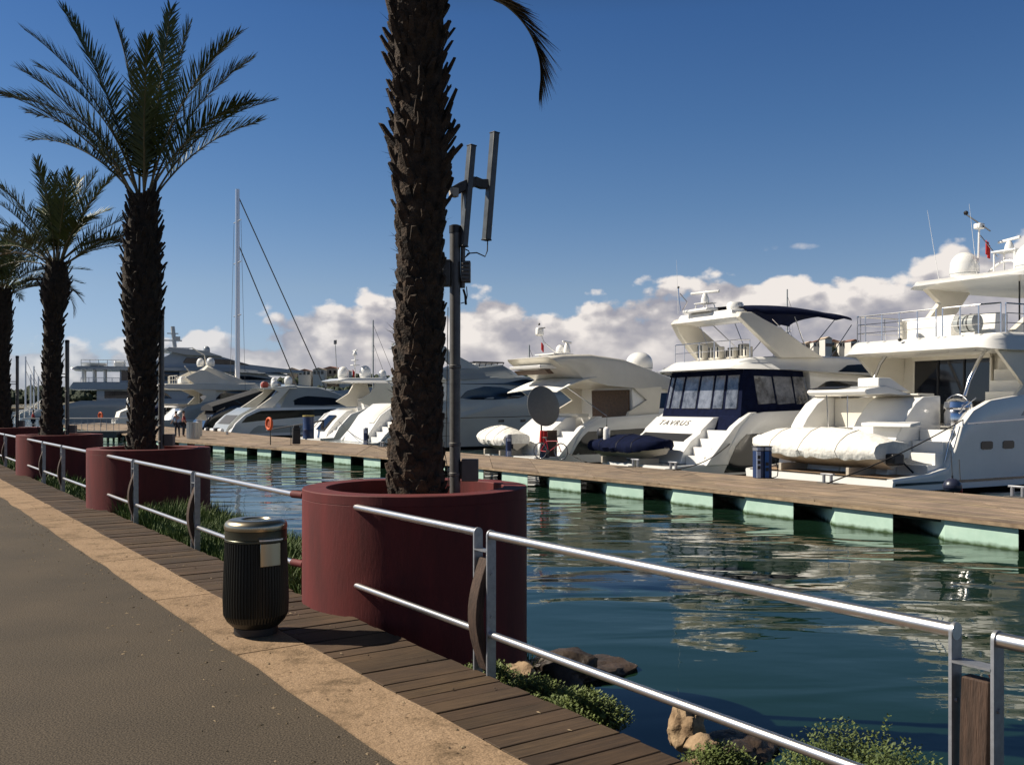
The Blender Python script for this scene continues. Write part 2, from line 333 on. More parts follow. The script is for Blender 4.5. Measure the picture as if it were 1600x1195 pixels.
# boardwalk
WOOD = plank_mat('boardwalk_wood', (.030, .020, .013), (.098, .064, .038))
items = []; t = -3.0
while t < 33.5:
    wd = rnd.uniform(.135, .15); gap = rnd.choice((.006, .008, .01, .012)); sh = rnd.uniform(.72, 1.15); z = .004 + rnd.uniform(-.004, .004)
    e0 = rnd.uniform(-.012, .012); k = rnd.uniform(-.003, .003)
    items.append(([P(t, -.665 + .02), P(t, -.02 + e0), P(t + wd, -.02 + e0), P(t + wd, -.665 + .02)], [z, z + k, z + k, z], .045, (sh, sh * rnd.uniform(.96, 1), sh * rnd.uniform(.92, 1.02)), .7, wd)); t += wd + gap
tag(planks('boardwalk', items, WOOD), kind='structure')
g = M(); g.cur = 0
a = [P(-60, -1.15, -.012), P(34.5, -1.15, -.012), P(34.5, -.05, -.06), P(-60, -.05, -.06), P(-60, -.05, -1.6), P(34.5, -.05, -1.6), P(34.5, -90, -.012), P(-60, -90, -.012), P(34.5, -90, -1.6)]
g.add(a, [(0, 1, 2, 3), (3, 2, 5, 4), (7, 6, 1, 0), (5, 2, 1, 6, 8)]); tag(g.build('quay_ground', mat('quay_concrete', (.05, .04, .03), .9, var=.3), smooth=0), kind='structure')

# water
def water_mat():
    m = bpy.data.materials.new('water'); m.use_nodes = True; t = m.node_tree; p = t.nodes['Principled BSDF']
    p.inputs['Base Color'].default_value = (.0065, .020, .0115, 1); p.inputs['Roughness'].default_value = .015; p.inputs['IOR'].default_value = 1.26; p.inputs['Specular IOR Level'].default_value = .5; p.inputs['Specular Tint'].default_value = (.74, .86, .44, 1)
    tc = t.nodes.new('ShaderNodeTexCoord'); mp = t.nodes.new('ShaderNodeMapping'); mp.inputs['Rotation'].default_value = (0, 0, R(12)); mp.inputs['Scale'].default_value = (.42, 1, 1); t.links.new(tc.outputs['Object'], mp.inputs[0])
    n1 = t.nodes.new('ShaderNodeTexNoise'); n1.inputs['Scale'].default_value = 1.0; n1.inputs['Detail'].default_value = 1.5; n1.inputs['Roughness'].default_value = .35; n1.inputs['Distortion'].default_value = .6; t.links.new(mp.outputs[0], n1.inputs[0])
    n2 = t.nodes.new('ShaderNodeTexNoise'); n2.inputs['Scale'].default_value = 6; n2.inputs['Detail'].default_value = 2; t.links.new(mp.outputs[0], n2.inputs[0])
    n3 = t.nodes.new('ShaderNodeTexNoise'); n3.inputs['Scale'].default_value = .12; n3.inputs['Detail'].default_value = 2; t.links.new(tc.outputs['Object'], n3.inputs[0])
    r3 = t.nodes.new('ShaderNodeMapRange'); t.links.new(n3.outputs[0], r3.inputs[0]); r3.inputs[1].default_value = .35; r3.inputs[2].default_value = .65; r3.inputs[3].default_value = .35; r3.inputs[4].default_value = 1.3
    hh = math_node(t, 'ADD', n1.outputs[0], math_node(t, 'MULTIPLY', n2.outputs[0], .05))
    # waves fade out in the lee of the bank, towards the promenade
    dd = t.nodes.new('ShaderNodeVectorMath'); dd.operation = 'DOT_PRODUCT'; t.links.new(tc.outputs['Object'], dd.inputs[0]); dd.inputs[1].default_value = (S.x, S.y, 0)
    lee = t.nodes.new('ShaderNodeMapRange'); t.links.new(dd.outputs['Value'], lee.inputs[0]); q0 = Q.dot(S); lee.inputs[1].default_value = q0 + 2; lee.inputs[2].default_value = q0 + 8.5; lee.inputs[3].default_value = .10; lee.inputs[4].default_value = 1
    hh = math_node(t, 'MULTIPLY', math_node(t, 'MULTIPLY', hh, r3.outputs[0]), lee.outputs[0])
    b = t.nodes.new('ShaderNodeBump'); b.inputs['Strength'].default_value = 1; b.inputs['Distance'].default_value = .075; t.links.new(hh, b.inputs['Height']); t.links.new(b.outputs[0], p.inputs['Normal'])
    return m
g = M(); g.add([(-2500, -200, ZW), (2500, -200, ZW), (2500, 3000, ZW), (-2500, 3000, ZW)], [(0, 1, 2, 3)]); tag(g.build('water', water_mat(), smooth=0), kind='structure')

# bank: earth and stones sloping from the boardwalk to the water
def bank_z(t, s):
    w = max(0, min(1, (t - 4.5) / 3)); e = 1.5 + 1.4 * w + .35 * noise.noise((t * .5, 3.1, 0))      # where it meets the water
    x = s / e; top = -.12 - .10 * w
    z = top + (ZW - top) * (x ** (1.0 + 1.6 * w)) if x < 1 else ZW - (x - 1) * .9
    return z + .05 * noise.noise((t * 1.7, s * 2, 1))
g = M(); nT, nS = 240, 16; vs = [P(-6 + 44 * i / nT, .0 + 4.5 * j / nS, bank_z(-6 + 44 * i / nT, 4.5 * j / nS)) for i in range(nT + 1) for j in range(nS + 1)]
g.add(vs, [(i * (nS + 1) + j, (i + 1) * (nS + 1) + j, (i + 1) * (nS + 1) + j + 1, i * (nS + 1) + j + 1) for i in range(nT) for j in range(nS)])
tag(g.build('bank', mat('bank_earth', (.022, .018, .013), .95, c2=(.085, .062, .04), vscale=5, bump=.03, bscale=14), smooth=60), kind='structure')

# ------------------------------------------------------------------ planters
PLT = [(5.5, .80), (14.7, .76), (23.6, .78), (32.6, .78)]
PR = .97
plabels = ['dark red round planter nearest the rubbish bin, a railing bolted to its front', 'dark red round planter second along the promenade, with one pole and a tall palm',
           'dark red round planter third along the promenade, partly behind a railing', 'dark red round planter farthest away at the left edge']
planters = []
for i, (t, s_) in enumerate(PLT):
    c = P(t, s_)
    g = M(); n = 96
    prof = [(PR, -1.3), (PR, .868), (PR - .002, .870), (PR - .002, .873), (PR, .875), (PR, .945), (PR - .006, .952), (PR - .20, .952), (PR - .206, .945), (PR - .21, .62)]
    vs = []
    for r, z in prof:
        for k in range(n):
            a = 2 * math.pi * k / n; j = (noise.noise((math.cos(a) * 3, math.sin(a) * 3, z * 2 + i)) * .006) if z > 0 else 0
            vs.append((math.cos(a) * (r + j), math.sin(a) * (r + j), z + j * .6))
    g.add(vs, [(q * n + k, q * n + (k + 1) % n, (q + 1) * n + (k + 1) % n, (q + 1) * n + k) for q in range(len(prof) - 1) for k in range(n)])
    th = thing('planter', plabels[i], 'planter', c, 0, 'round red planters along the promenade')
    g.build('planter_wall', PLANT, th, fix=True)
    g = M(); rings = []
    for r in (.001, .25, .5, .7, PR - .185): rings.append([(r * math.cos(2 * math.pi * k / 40), r * math.sin(2 * math.pi * k / 40), .80 - r * .06 + .05 * noise.noise((r * 5 + i, k * .7, 2))) for k in range(40)])
    g.loft(rings, cap=False); g.build('soil', PLANTD, th)
    planters.append((c, th))
# small dark red lugs cast on the planters take the ends of the rails

# ------------------------------------------------------------------ railings
RH1, RH2 = .86, .25
def pt(t, s, z): return tuple(P(t, s, z))
def rail_section(name, label, t0, t1, posts, lugs=(), bowk=.085):
    base = P(t0, 0); th = thing('railing', label, 'railing', base, 0, 'steel tube railings along the boardwalk')
    inv = Vector((-base.x, -base.y, 0))
    def L3(p): return tuple(Vector(p) + inv)
    segs = [t0] + sorted(posts) + [t1]
    gap = .075
    for i in range(len(segs) - 1):
        a, b = segs[i], segs[i + 1]
        if abs(b - a) < .05: continue
        a2 = a + (gap if a in posts else 0); b2 = b - (gap if b in posts else 0)
        for zz, nm in ((RH1, 'top_rail'), (RH2, 'bottom_rail')):
            m = M(); m.tube([L3(pt(a2, 0, zz)), L3(pt(b2, 0, zz))], .026 if zz > .6 else .023, 16)
            if a == t0 and a not in posts or a2 == a: m.tube([L3(pt(a2 - .006, 0, zz)), L3(pt(a2 + .008, 0, zz))], .031, 16)
            m.build(nm, ALU, th)
    for p in posts:
        po = None
        for sg in (-1, 1):
            tt_ = p + sg * gap; m = M()
            # flat bar with a rounded head, edge-on to the water
            pr = []
            w_ = .032
            for k in range(9):
                a = math.pi * k / 8; pr.append((w_ * math.cos(a), RH1 + w_ * math.sin(a)))
            pr += [(-w_, -.9), (w_, -.9)]
            n = len(pr); vs = [L3(pt(tt_ + o, x, z)) for o in (-.006, .006) for x, z in pr]
            m.add(vs, [tuple(range(n)), tuple(range(n, 2 * n))[::-1]] + [(k, k + n, (k + 1) % n + n, (k + 1) % n) for k in range(n)])
            for zz in (.62, .36): m.tube([L3(pt(tt_ - .012, -.002, zz)), L3(pt(tt_ + .012, -.002, zz))], .009, 8)
            po = m.build('post', GALV, th)
        m = M(); vs = [L3(pt(p + a, b, z)) for z in (.755, .763) for a in (-gap + .006, gap - .006) for b in (-.034, .034)]
        m.add(vs, [(0, 1, 3, 2), (4, 6, 7, 5), (0, 4, 5, 1), (2, 3, 7, 6), (0, 2, 6, 4), (1, 5, 7, 3)]); m.build('spacer_plate', GALV, th)
        # curved timber between the flats, bulging towards the walkers
        m = M(); rings = []
        for k in range(15):
            u = k / 14; z = .02 + .69 * u; bow = -bowk * math.sin(math.pi * u) + .02; d2 = .028
            rings.append([L3(pt(p - .05, bow - d2, z)), L3(pt(p + .05, bow - d2, z)), L3(pt(p + .05, bow + d2, z)), L3(pt(p - .05, bow + d2, z))])
        m.loft(rings); m.build('timber_baluster', BAL, th, bevel=.006)
    for lt in lugs:
        for zz in (RH1, RH2):
            m = M(); m.tube([L3(pt(lt, 0, zz)), L3(pt(lt + (.16 if lt < t0 + .5 else -.16) * -1, .04, zz))], .034, 12); m.build('end_bracket', PLANT, th)
    return th
rail_section('railing', 'steel tube railing on the near right, running out of the picture', -3.2, 0.0, [-.001], bowk=.012)
rail_section('railing', 'steel tube railing between the nearest planter and the near right post', 0.072, 5.02, [3.14])
rail_section('railing', 'steel tube railing behind the rubbish bin with three double posts', 6.32, 15.9, [9.35, 12.35, 15.35], lugs=(6.32,))
rail_section('railing', 'steel tube railing in front of the third planter', 15.62, 24.6, [18.3, 20.7, 24.0], lugs=(15.62,))
rail_section('railing', 'steel tube railing farthest away at the left edge', 24.7, 33.6, [27.4, 30.2, 33.0], lugs=(24.7,))

# ------------------------------------------------------------------ rubbish bin
bc = P(0, 0); bpos = on(400, 988, .014); bpos = Vector((bpos.x, bpos.y, .014))
th = thing('rubbish_bin', 'black ribbed litter bin with a domed brass-coloured lid beside the boardwalk', 'litter bin', bpos, R(0))
prof = [(.150, .055), (.168, .062), (.205, .10), (.224, .145), (.228, .25), (.222, .45), (.215, .60), (.214, .665)]
m = M(); n = 240; vs = []
for r, z in prof:
    for k in range(n):
        a = 2 * math.pi * k / n; rib = .0045 * (1 if (k // 2) % 2 else -1) if z > .1 else 0
        vs.append(((r + rib) * math.cos(a), (r + rib) * math.sin(a), z))
m.add(vs, [(q * n + k, q * n + (k + 1) % n, (q + 1) * n + (k + 1) % n, (q + 1) * n + k) for q in range(len(prof) - 1) for k in range(n)])
m.add(vs[:n], [tuple(range(n))[::-1]])
m.build('ribbed_body', mat('bin_body', (.020, .020, .016), .38, .35), th, smooth=20)
m = M(); m.lathe([(.145, 0), (.155, .004), (.155, .052), (.150, .056)], n=48); m.build('base', BLACK, th)
m = M(); m.lathe([(.2145, .667), (.2185, .670), (.2185, .684), (.2145, .688), (.2175, .692), (.2175, .745), (.2185, .75)], n=72); m.build('collar', mat('bin_collar', (.10, .10, .075), .35, .8), th)
m = M(); pr = []
for k in range(13):
    a = math.pi * .5 * k / 12; pr.append((.165 + .056 * math.cos(a), .775 + .048 * math.sin(a)))
pr = [(.2185, .752), (.221, .762)] + pr + [(.13, .824), (.108, .822), (.098, .812), (.094, .78)]
vs = []; n = 72
for r, z in pr:
    for k in range(n): a = 2 * math.pi * k / n; vs.append((r * math.cos(a), r * math.sin(a), z))
m.add(vs, [(q * n + k, q * n + (k + 1) % n, (q + 1) * n + (k + 1) % n, (q + 1) * n + k) for q in range(len(pr) - 1) for k in range(n)])
m.build('lid', mat('bin_lid', (.50, .43, .31), .30, 1, var=.08, vscale=12), th)
m = M(); m.lathe([(.001, .70), (.095, .70), (.095, .79), (.09, .79)], n=40); m.build('inner_liner', BLACK, th)
m = M(); vs = []; n = 14
for r in (.232, .247):
    for z in (.51, .67):
        for k in range(n): a = R(-68 + 36 * k / (n - 1)); vs.append((r * math.cos(a), r * math.sin(a), z))
fs = []
for k in range(n - 1):
    fs += [(k, k + 1, n + k + 1, n + k), (2 * n + k, 3 * n + k, 3 * n + k + 1, 2 * n + k + 1), (k, 2 * n + k, 2 * n + k + 1, k + 1), (n + k, n + k + 1, 3 * n + k + 1, 3 * n + k)]
fs += [(0, n, 3 * n, 2 * n), (n - 1, 3 * n - 1, 4 * n - 1, 2 * n - 1)][:1] + [(n - 1, 2 * n - 1, 4 * n - 1, 3 * n - 1)]
m.add(vs, fs); ash = m.build('ashtray', mat('bin_ashtray', (.50, .45, .33), .28, 1), th, bevel=.003)
m = M(); vs = []
for r in (.20, .262):
    for z in (.690, .700):
        for k in range(n): a = R(-70 + 40 * k / (n - 1)); vs.append((r * math.cos(a), r * math.sin(a), z))
m.add(vs, fs); m.build('ashtray_hood', ALU, ash)

# ------------------------------------------------------------------ palms
BARK = mat('palm_bark', (.010, .007, .0045), .95, c2=(.070, .042, .024), vscale=11, bump=.02, bscale=45)
BARK2 = mat('palm_bark_dark', (.011, .008, .0055), .95, c2=(.042, .028, .018), vscale=10, bump=.02, bscale=30)
LEAF = mat('palm_leaf', (.034, .050, .014), .5, c2=(.095, .115, .032), vscale=1.5, spec=.4)
LEAFD = mat('palm_leaf_dry', (.11, .075, .035), .7, c2=(.19, .13, .06), vscale=3)
RACH = mat('palm_rachis', (.10, .085, .035), .6, c2=(.17, .13, .06), vscale=3)
def frond_mesh(Ln, e0, e1, seed, dry=False, step=.022, power=1.25, leaf=.44):
    rr = random.Random(seed); m = M(); npt = 26; path = []; x = z = 0
    angs = [e0 + (e1 - e0) * ((k / npt) ** power) for k in range(npt + 1)]
    for k in range(npt + 1):
        path.append(Vector((x, rr.uniform(-.004, .004), z))); a = R(angs[k]); x += math.cos(a) * Ln / npt; z += math.sin(a) * Ln / npt
    m.cur = 1; m.tube(path, [max(.004, .021 * (1 - .9 * k / npt)) for k in range(npt + 1)], 6)
    m.cur = 0; d = Ln * .23
    while d < Ln * .995:
        f = d / Ln * npt; i = min(npt - 1, int(f)); p = path[i].lerp(path[i + 1], f - i); tng = (path[i + 1] - path[i]).normalized()
        side = Vector((0, 1, 0)); up = side.cross(tng) * -1
        if up.dot(Vector((-math.sin(R(angs[i])), 0, math.cos(R(angs[i]))))) < 0: up = -up
        u = (d / Ln - .23) / .77; ll = leaf * (0.45 + .75 * math.sin(math.pi * min(1, .18 + u * .80))) * rr.uniform(.8, 1.1)
        for sg in (-1, 1):
            if rr.random() < .06: continue
            spread = R((58 - 34 * u + rr.uniform(-9, 9)) * (.45 if dry else 1)); lift = R(28 + rr.uniform(-16, 16))
            dr = (tng * math.cos(spread) + (side * sg * math.cos(lift) + up * math.sin(lift)) * math.sin(spread)).normalized()
            wd = up.cross(dr).normalized() * .012 + up * rr.uniform(-.004, .004)
            sag = Vector((0, 0, -ll * rr.uniform(.03, .16) * (1.6 if dry else 1)))
            a = p + dr * 0; b = p + dr * ll * .5 + sag * .3; c = p + dr * ll + sag
            m.add([a - wd * .6, a + wd * .6, b + wd, b - wd, c + wd * .15, c - wd * .15], [(0, 1, 2, 3), (3, 2, 4, 5)])
        d += step * rr.uniform(.8, 1.2)
    me = bpy.data.meshes.new('frond'); me.from_pydata(m.v, [], m.f); me.materials.append(LEAFD if dry else LEAF); me.materials.append(RACH)
    me.polygons.foreach_set('material_index', m.m); me.update(); return me
def trunk_mesh(H0, lean, r_fn, seed, boots, spiky, name, th, mt, size=1.0):
    rr = random.Random(seed); m = M(); n = 20; rings = []
    K = int(H0 / .09)
    def axis(z): u = z / H0; return Vector((lean[0] * u + .03 * math.sin(u * 5 + seed), lean[1] * u, z))
    for k in range(K + 1):
        z = H0 * k / K; c = axis(z); r = r_fn(z / H0)
        rings.append([(c.x + math.cos(2 * math.pi * j / n) * r * (1 + .10 * noise.noise((j * .9, z * 6, seed))), c.y + math.sin(2 * math.pi * j / n) * r * (1 + .10 * noise.noise((j * .9, z * 6, seed + 3))), z) for j in range(n)])
    m.loft(rings)
    z = .02; ga = 0
    while z < H0:
        u = z / H0; sp = spiky(u); r = r_fn(u); c = axis(z); a = ga + rr.uniform(-.3, .3); ga += 2.39996
        ln = (.10 + .07 * sp) * rr.uniform(.7, 1.35) * size; wd = (.062 + .012 * rr.random()) * (1 - .35 * sp) * size; tilt = R(rr.uniform(12, 30) + 16 * sp * rr.random())
        if sp > .6 and rr.random() < .03: ln *= 1.5; tilt += R(12); wd *= .5
        rad = Vector((math.cos(a), math.sin(a), 0)); tan = Vector((-math.sin(a), math.cos(a), 0)); up = (Vector((0, 0, 1)) * math.cos(tilt) + rad * math.sin(tilt)).normalized(); out_ = (rad * math.cos(tilt) - Vector((0, 0, 1)) * math.sin(tilt)).normalized()
        b = c + rad * (r - .03); tk = .026 * size * rr.uniform(.7, 1.3); tw = rr.uniform(-.02, .02)
        vs = [b - tan * wd, b + tan * wd, b + tan * wd * .8 + out_ * tk, b - tan * wd * .8 + out_ * tk,
              b + up * ln * .6 - tan * wd * .66, b + up * ln * .6 + tan * wd * .66, b + up * ln * .6 + tan * wd * .5 + out_ * tk * 1.1, b + up * ln * .6 - tan * wd * .5 + out_ * tk * 1.1,
              b + up * ln - tan * (wd * .42 + tw), b + up * ln * rr.uniform(.85, 1.1) + tan * (wd * .42 - tw), b + up * ln + tan * (wd * .3 - tw) + out_ * tk * .8, b + up * ln * rr.uniform(.9, 1.1) - tan * (wd * .3 + tw) + out_ * tk * .8]
        fs = [(0, 1, 2, 3), (0, 4, 5, 1), (1, 5, 6, 2), (2, 6, 7, 3), (3, 7, 4, 0), (4, 8, 9, 5), (5, 9, 10, 6), (6, 10, 11, 7), (7, 11, 8, 4), (8, 11, 10, 9)]
        m.add(vs, fs)
        if rr.random() < .35:   # loose fibres
            for _ in range(3):
                q = b + rad * .03 + tan * rr.uniform(-.05, .05); e = q + Vector((rr.uniform(-.08, .08), rr.uniform(-.08, .08), rr.uniform(-.05, .10))) + rad * rr.uniform(.0, .06); k_ = Vector((.002, .001, .003)); m.add([q - k_, q + k_, e], [(0, 1, 2)])
        z += boots * rr.uniform(.8, 1.2)
    return m.build(name, mt, th, smooth=25, fix=False), axis
FR = {}
def frond(th, base, azd, e0, e1, Ln, seed=0, dry=False, step=.028, twist=0, leaf=.44):
    key = (round(e0 / 4), round(e1 / 4), round(Ln, 1), seed % 3, dry, step)
    if key not in FR: FR[key] = frond_mesh(Ln, e0, e1, seed, dry, step, leaf=leaf)
    o = bpy.data.objects.new('frond', FR[key]); col.objects.link(o); o.parent = th; o.location = base
    o.rotation_euler = (Matrix.Rotation(R(azd), 4, 'Z') @ Matrix.Rotation(R(twist), 4, 'X')).to_euler(); return o
# palm 1, beside the bin: trunk fills the middle of the picture, crown mostly above the frame
c = planters[0][0] + Vector((.04, -.08, .72))
p1 = thing('palm_tree', 'tall palm in the nearest planter, its crown above the picture and one frond hanging down', 'palm tree', c, 0, 'palms in the red planters')
_, ax = trunk_mesh(4.95, (-.03, 0), lambda u: .218 - .034 * math.exp(-((u - .36) / .13) ** 2) + .03 * math.exp(-(u / .05)) + .01 * math.sin(u * 23), 5, .0085, lambda u: max(0, min(1, (u - .42) / .2)), 'trunk', p1, BARK)
rr = random.Random(11)
top1 = ax(4.9)
frond(p1, top1 + Vector((.08, 0, -.37)), -15, 0, -100, 1.6, 1, True, .010, leaf=.34)
for k in range(30):
    f = k / 30; e0 = 88 - 26 * f + rr.uniform(-4, 4); frond(p1, top1 + Vector((rr.uniform(-.09, .09), rr.uniform(-.09, .09), -.15 + .15 * f)), k * 137.5 + rr.uniform(-8, 8), e0, e0 - 38 - 20 * f, 3.1, k)
# the others show their whole crown: azimuth (0 = right, 90 = away), start and end elevation, length
crown2 = [(176, 72, 24, 3.2), (186, 64, 2, 3.0), (171, 60, 10, 3.2), (192, 76, 32, 3.1), (165, 50, 0, 2.7), (200, 56, 8, 2.8), (180, 88, 70, 3.3), (-10, 88, 76, 3.4), (170, 84, 62, 3.2), (-75, 89, 80, 3.1), (5, 72, 36, 3.0), (-14, 70, 32, 3.1),
          (8, 64, 14, 2.8), (-22, 58, 6, 2.5), (25, 60, 20, 2.6), (-60, 76, 44, 2.7), (-150, 66, 24, 2.7)]
crown3 = [(175, 60, 20, 2.7), (190, 44, -12, 2.6), (165, 36, -30, 2.6), (200, 70, 34, 2.6), (178, 84, 60, 2.4), (-5, 82, 58, 2.5), (0, 68, 40, 2.7), (-12, 62, 34, 2.6), (5, 46, 6, 2.7), (-20, 40, -14, 2.6), (8, 48, -86, 2.8), (-8, 40, -50, 2.6), (12, 40, -20, 2.4), (185, 26, -60, 2.3), (170, 20, -40, 2.2),
          (-90, 84, 50, 2.5), (90, 82, 50, 2.5), (60, 66, 20, 2.6), (120, 64, 14, 2.6), (-60, 70, 30, 2.5), (-120, 66, 20, 2.5), (-140, 50, -10, 2.5), (-40, 48, -14, 2.5), (140, 44, -20, 2.5), (40, 44, -20, 2.5), (100, 86, 70, 2.4), (-100, 40, -20, 2.3)]
crown4 = [(a + 23, e0 - 6, e1 - 12, l) for a, e0, e1, l in crown3] + [(k * 51, 30, -40, 2.2) for k in range(7)]
specs = [(1, 'palm second from the camera, full crown of stiff fronds against the sky', (-.17, 0, .72), 4.45, (.10, 0), lambda u: .195 + .115 * math.sin(math.pi * min(1, max(0, (u - .35) / .62))) * (1 if u > .35 else 0) + .05 * math.exp(-u / .05), crown2, .014),
         (2, 'palm third from the camera with brown fronds drooping to the right', (-.26, 0, .72), 4.45, (.18, 0), lambda u: .20 + .13 * math.exp(-((u - .86) / .10) ** 2) + .10 * math.exp(-u / .10), crown3, .02),
         (3, 'palm farthest from the camera, cut off by the left edge', (-.38, 0, .72), 4.7, (.0, 0), lambda u: .27 + .06 * math.exp(-((u - .80) / .12) ** 2) + .06 * math.exp(-u / .10), crown4, .022)]
for i, lab, off, H0, lean, rf, crown, bo in specs:
    th = thing('palm_tree', lab, 'palm tree', planters[i][0] + Vector(off), 0, 'palms in the red planters')
    _, ax = trunk_mesh(H0, lean, rf, i * 7, bo, lambda u: .3 + .7 * u, 'trunk', th, BARK2, 1.1)
    tp = ax(H0 - .1); rr = random.Random(i * 5)
    for k, (a, e0, e1, l) in enumerate(crown):
        frond(th, tp + Vector((math.cos(R(a)) * .08, math.sin(R(a)) * .08, rr.uniform(-.15, .1))), a + rr.uniform(-3, 3), e0, e1, l, k, e1 < -45, .021 if i == 1 else .028, twist=rr.uniform(-15, 15))
    for k in range(4):          # young upright spears closing the heart of the crown
        frond(th, tp, k * 51, 88, 70, 1.7, k, False, .03)

# ------------------------------------------------------------------ poles beside the palms
pol = [('grey mast in the nearest planter carrying two panel antennas', 711), ('grey pole behind the second palm from the camera', 252), ('grey pole beside the third palm from the camera', 105), ('grey pole beside the farthest palm at the left edge', 27)]
for i, (lab, pxx) in enumerate(pol):
    d = planters[i][0].y + .30; top_ = 3.27
    th = thing('antenna_pole' if i == 0 else 'pole', lab, 'antenna mast' if i == 0 else 'pole', (px(pxx, d), d, .74), 0, None if i == 0 else 'poles beside the palms')
    m = M(); m.tube([(0, 0, 0), (0, 0, top_ - .74)], .049, 20); m.build('pole', POLE, th)
    m = M(); m.lathe([(.054, top_ - .80), (.054, top_ - .735), (.03, top_ - .725)], n=20); m.build('cap', BLACK, th)
    m = M()
    for z in (.28, .55, 1.25): m.lathe([(.052, z), (.056, z + .004), (.056, z + .026), (.052, z + .03)], n=20)
    m.build('clamp_band', POLE, th)
    m = M(); m.box((.135, .02, .33), (.15, .13, .20)); m.box((.06, .02, .33), (.03, .05, .16)); m.build('junction_box', mat('box_grey', (.14, .125, .11), .6, var=.1), th, bevel=.006)
    if i:
        m = M(); m.tube([(-.05, 0, 1.62 if i > 1 else 1.5), (-.30, -.1, 1.62 if i > 1 else 1.5)], .012, 8); m.tube([(-.05, 0, 1.70 if i > 1 else 1.42), (-.30, -.1, 1.70 if i > 1 else 1.42)], .012, 8); m.build('tie_bracket', BLACK, th)
        continue
    # near mast: second slim pipe, cross bracket, two panels, radio boxes, cables
    def lp(x, y, dy=0): v = at(x, y, d + dy); return Vector((v.x - th.location.x, v.y - th.location.y, v.z - .74))
    m = M(); m.tube([lp(723, 450), lp(724, 300), lp(721, 286)], [.021, .021, .021], 12); m.build('stub_pipe', POLE, th)
    m = M()
    path = [lp(706, 301, -.06), lp(722, 292, -.04), lp(742, 284, 0), lp(752, 288, .05), lp(768, 288, .06)]
    for a, b in zip(path, path[1:]):
        dv = b - a; mt = dv.to_track_quat('X', 'Z').to_matrix().to_4x4(); m.box((a + b) / 2, (dv.length + .02, .05, .085), mtx=mt)
    m.build('cross_bracket', mat('bracket', (.06, .055, .05), .5, .4), th, bevel=.004)
    m = M(); mt = Matrix.Rotation(R(35), 4, 'Z'); m.box(lp(709, 301, -.08), (.07, .06, .08), mtx=mt); m.build('bracket_end', BEIGE, th, bevel=.004)
    for (xa, ya, xb, yb, dy, wd, rot) in ((773, 208, 760, 375, .05, .072, 38), (737, 228, 724, 385, -.02, .070, 38)):
        a = lp(xa, ya, dy); b = lp(xb, yb, dy); dv = (a - b).normalized(); mt = dv.to_track_quat('Z', 'Y').to_matrix().to_4x4() @ Matrix.Rotation(R(rot), 4, 'Z')
        m = M(); m.box((a + b) / 2, (wd, wd * .85, (a - b).length), mtx=mt); pn = m.build('panel_antenna', ANT, th, bevel=.008)
        m = M(); m.box(a, (wd + .006, wd * .85 + .006, .012), mtx=mt); m.box(b, (wd + .006, wd * .85 + .006, .012), mtx=mt); m.build('end_cap', BLACK, pn, bevel=.003)
    m = M(); m.box(lp(728, 425), (.085, .10, .19)); [m.box(lp(728 + 0, 425 + k * 6 - 12) + Vector((0, -.056, 0)), (.07, .012, .012)) for k in range(5)]; m.build('radio_unit', POLE, th, bevel=.006)
    m = M(); m.box(lp(698, 427), (.07, .09, .24)); m.build('equipment_box', POLE, th, bevel=.006)
    m = M(); m.tube([lp(762, 375, .05), lp(761.5, 392, .04), lp(758, 401, .03), lp(745, 395, .02), lp(731, 396, 0), lp(726, 403, 0), lp(734, 396, 0), lp(732, 392), lp(726, 389)], .006, 6)
    m.build('cable', ROPE, th); m = M(); m.tube([lp(729, 448), lp(730, 462), lp(728, 472), lp(720, 474)], .005, 6); m.tube([lp(724, 452), lp(727, 462), lp(728, 476)], .012, 6)
    m.build('cable', ROPE, th)
    m = M(); m.tube([lp(700, 480, -.05), lp(697, 700, -.05)], .004, 5); m.tube([lp(694, 690, -.1), lp(690, 720, -.15), lp(683, 745, -.1)], .004, 5); m.tube([lp(694, 702, -.1), lp(700, 735, -.1), lp(701, 757, -.1)], .004, 5); m.build('drop_wire', ROPE, th)

# ------------------------------------------------------------------ pontoon
FRONT = [(14.5, 7.0), (9.36, 17.3), (4.50, 25.7), (.84, 31.2), (-6.2, 41.7), (-12.4, 49.3), (-18.4, 56.0), (-23.5, 62.5), (-34, 80), (-50, 104)]
BACK = [(17.5, 13.2), (12.2, 22.6), (7.6, 29.4), (3.2, 36.0), (-1.6, 43.2), (-11.4, 58.5), (-17.7, 69.0), (-26.5, 84.0), (-36, 99), (-54, 124)]
FRONT = FRONT[:3] + [(a * .985, b * .985) for a, b in FRONT[3:]]; BACK = [(a * .97, b * .97) for a, b in BACK]
def resample(poly, n):
    ds = [0]
    for a, b in zip(poly, poly[1:]): ds.append(ds[-1] + math.dist(a, b))
    out_ = []
    for k in range(n + 1):
        d = ds[-1] * k / n; i = max(j for j in range(len(poly) - 1) if ds[j] <= d + 1e-9); f = (d - ds[i]) / (ds[i + 1] - ds[i]); out_.append((poly[i][0] + (poly[i + 1][0] - poly[i][0]) * f, poly[i][1] + (poly[i + 1][1] - poly[i][1]) * f))
    return out_, ds[-1]
ND = 42; fr, LF = resample(FRONT, ND); bk, LB = resample(BACK, ND); ZD = -.48
dth = thing('pontoon', 'long floating pontoon with a weathered plank deck on pale green floats', 'pontoon', (fr[8][0], fr[8][1], ZW))
DX = Vector((-fr[8][0], -fr[8][1], 0))
def dl(p, z): return (p[0] + DX.x, p[1] + DX.y, z - ZW)
def lerp2(a, b, f): return (a[0] + (b[0] - a[0]) * f, a[1] + (b[1] - a[1]) * f)
items = []; rnd = random.Random(9); NP = 30
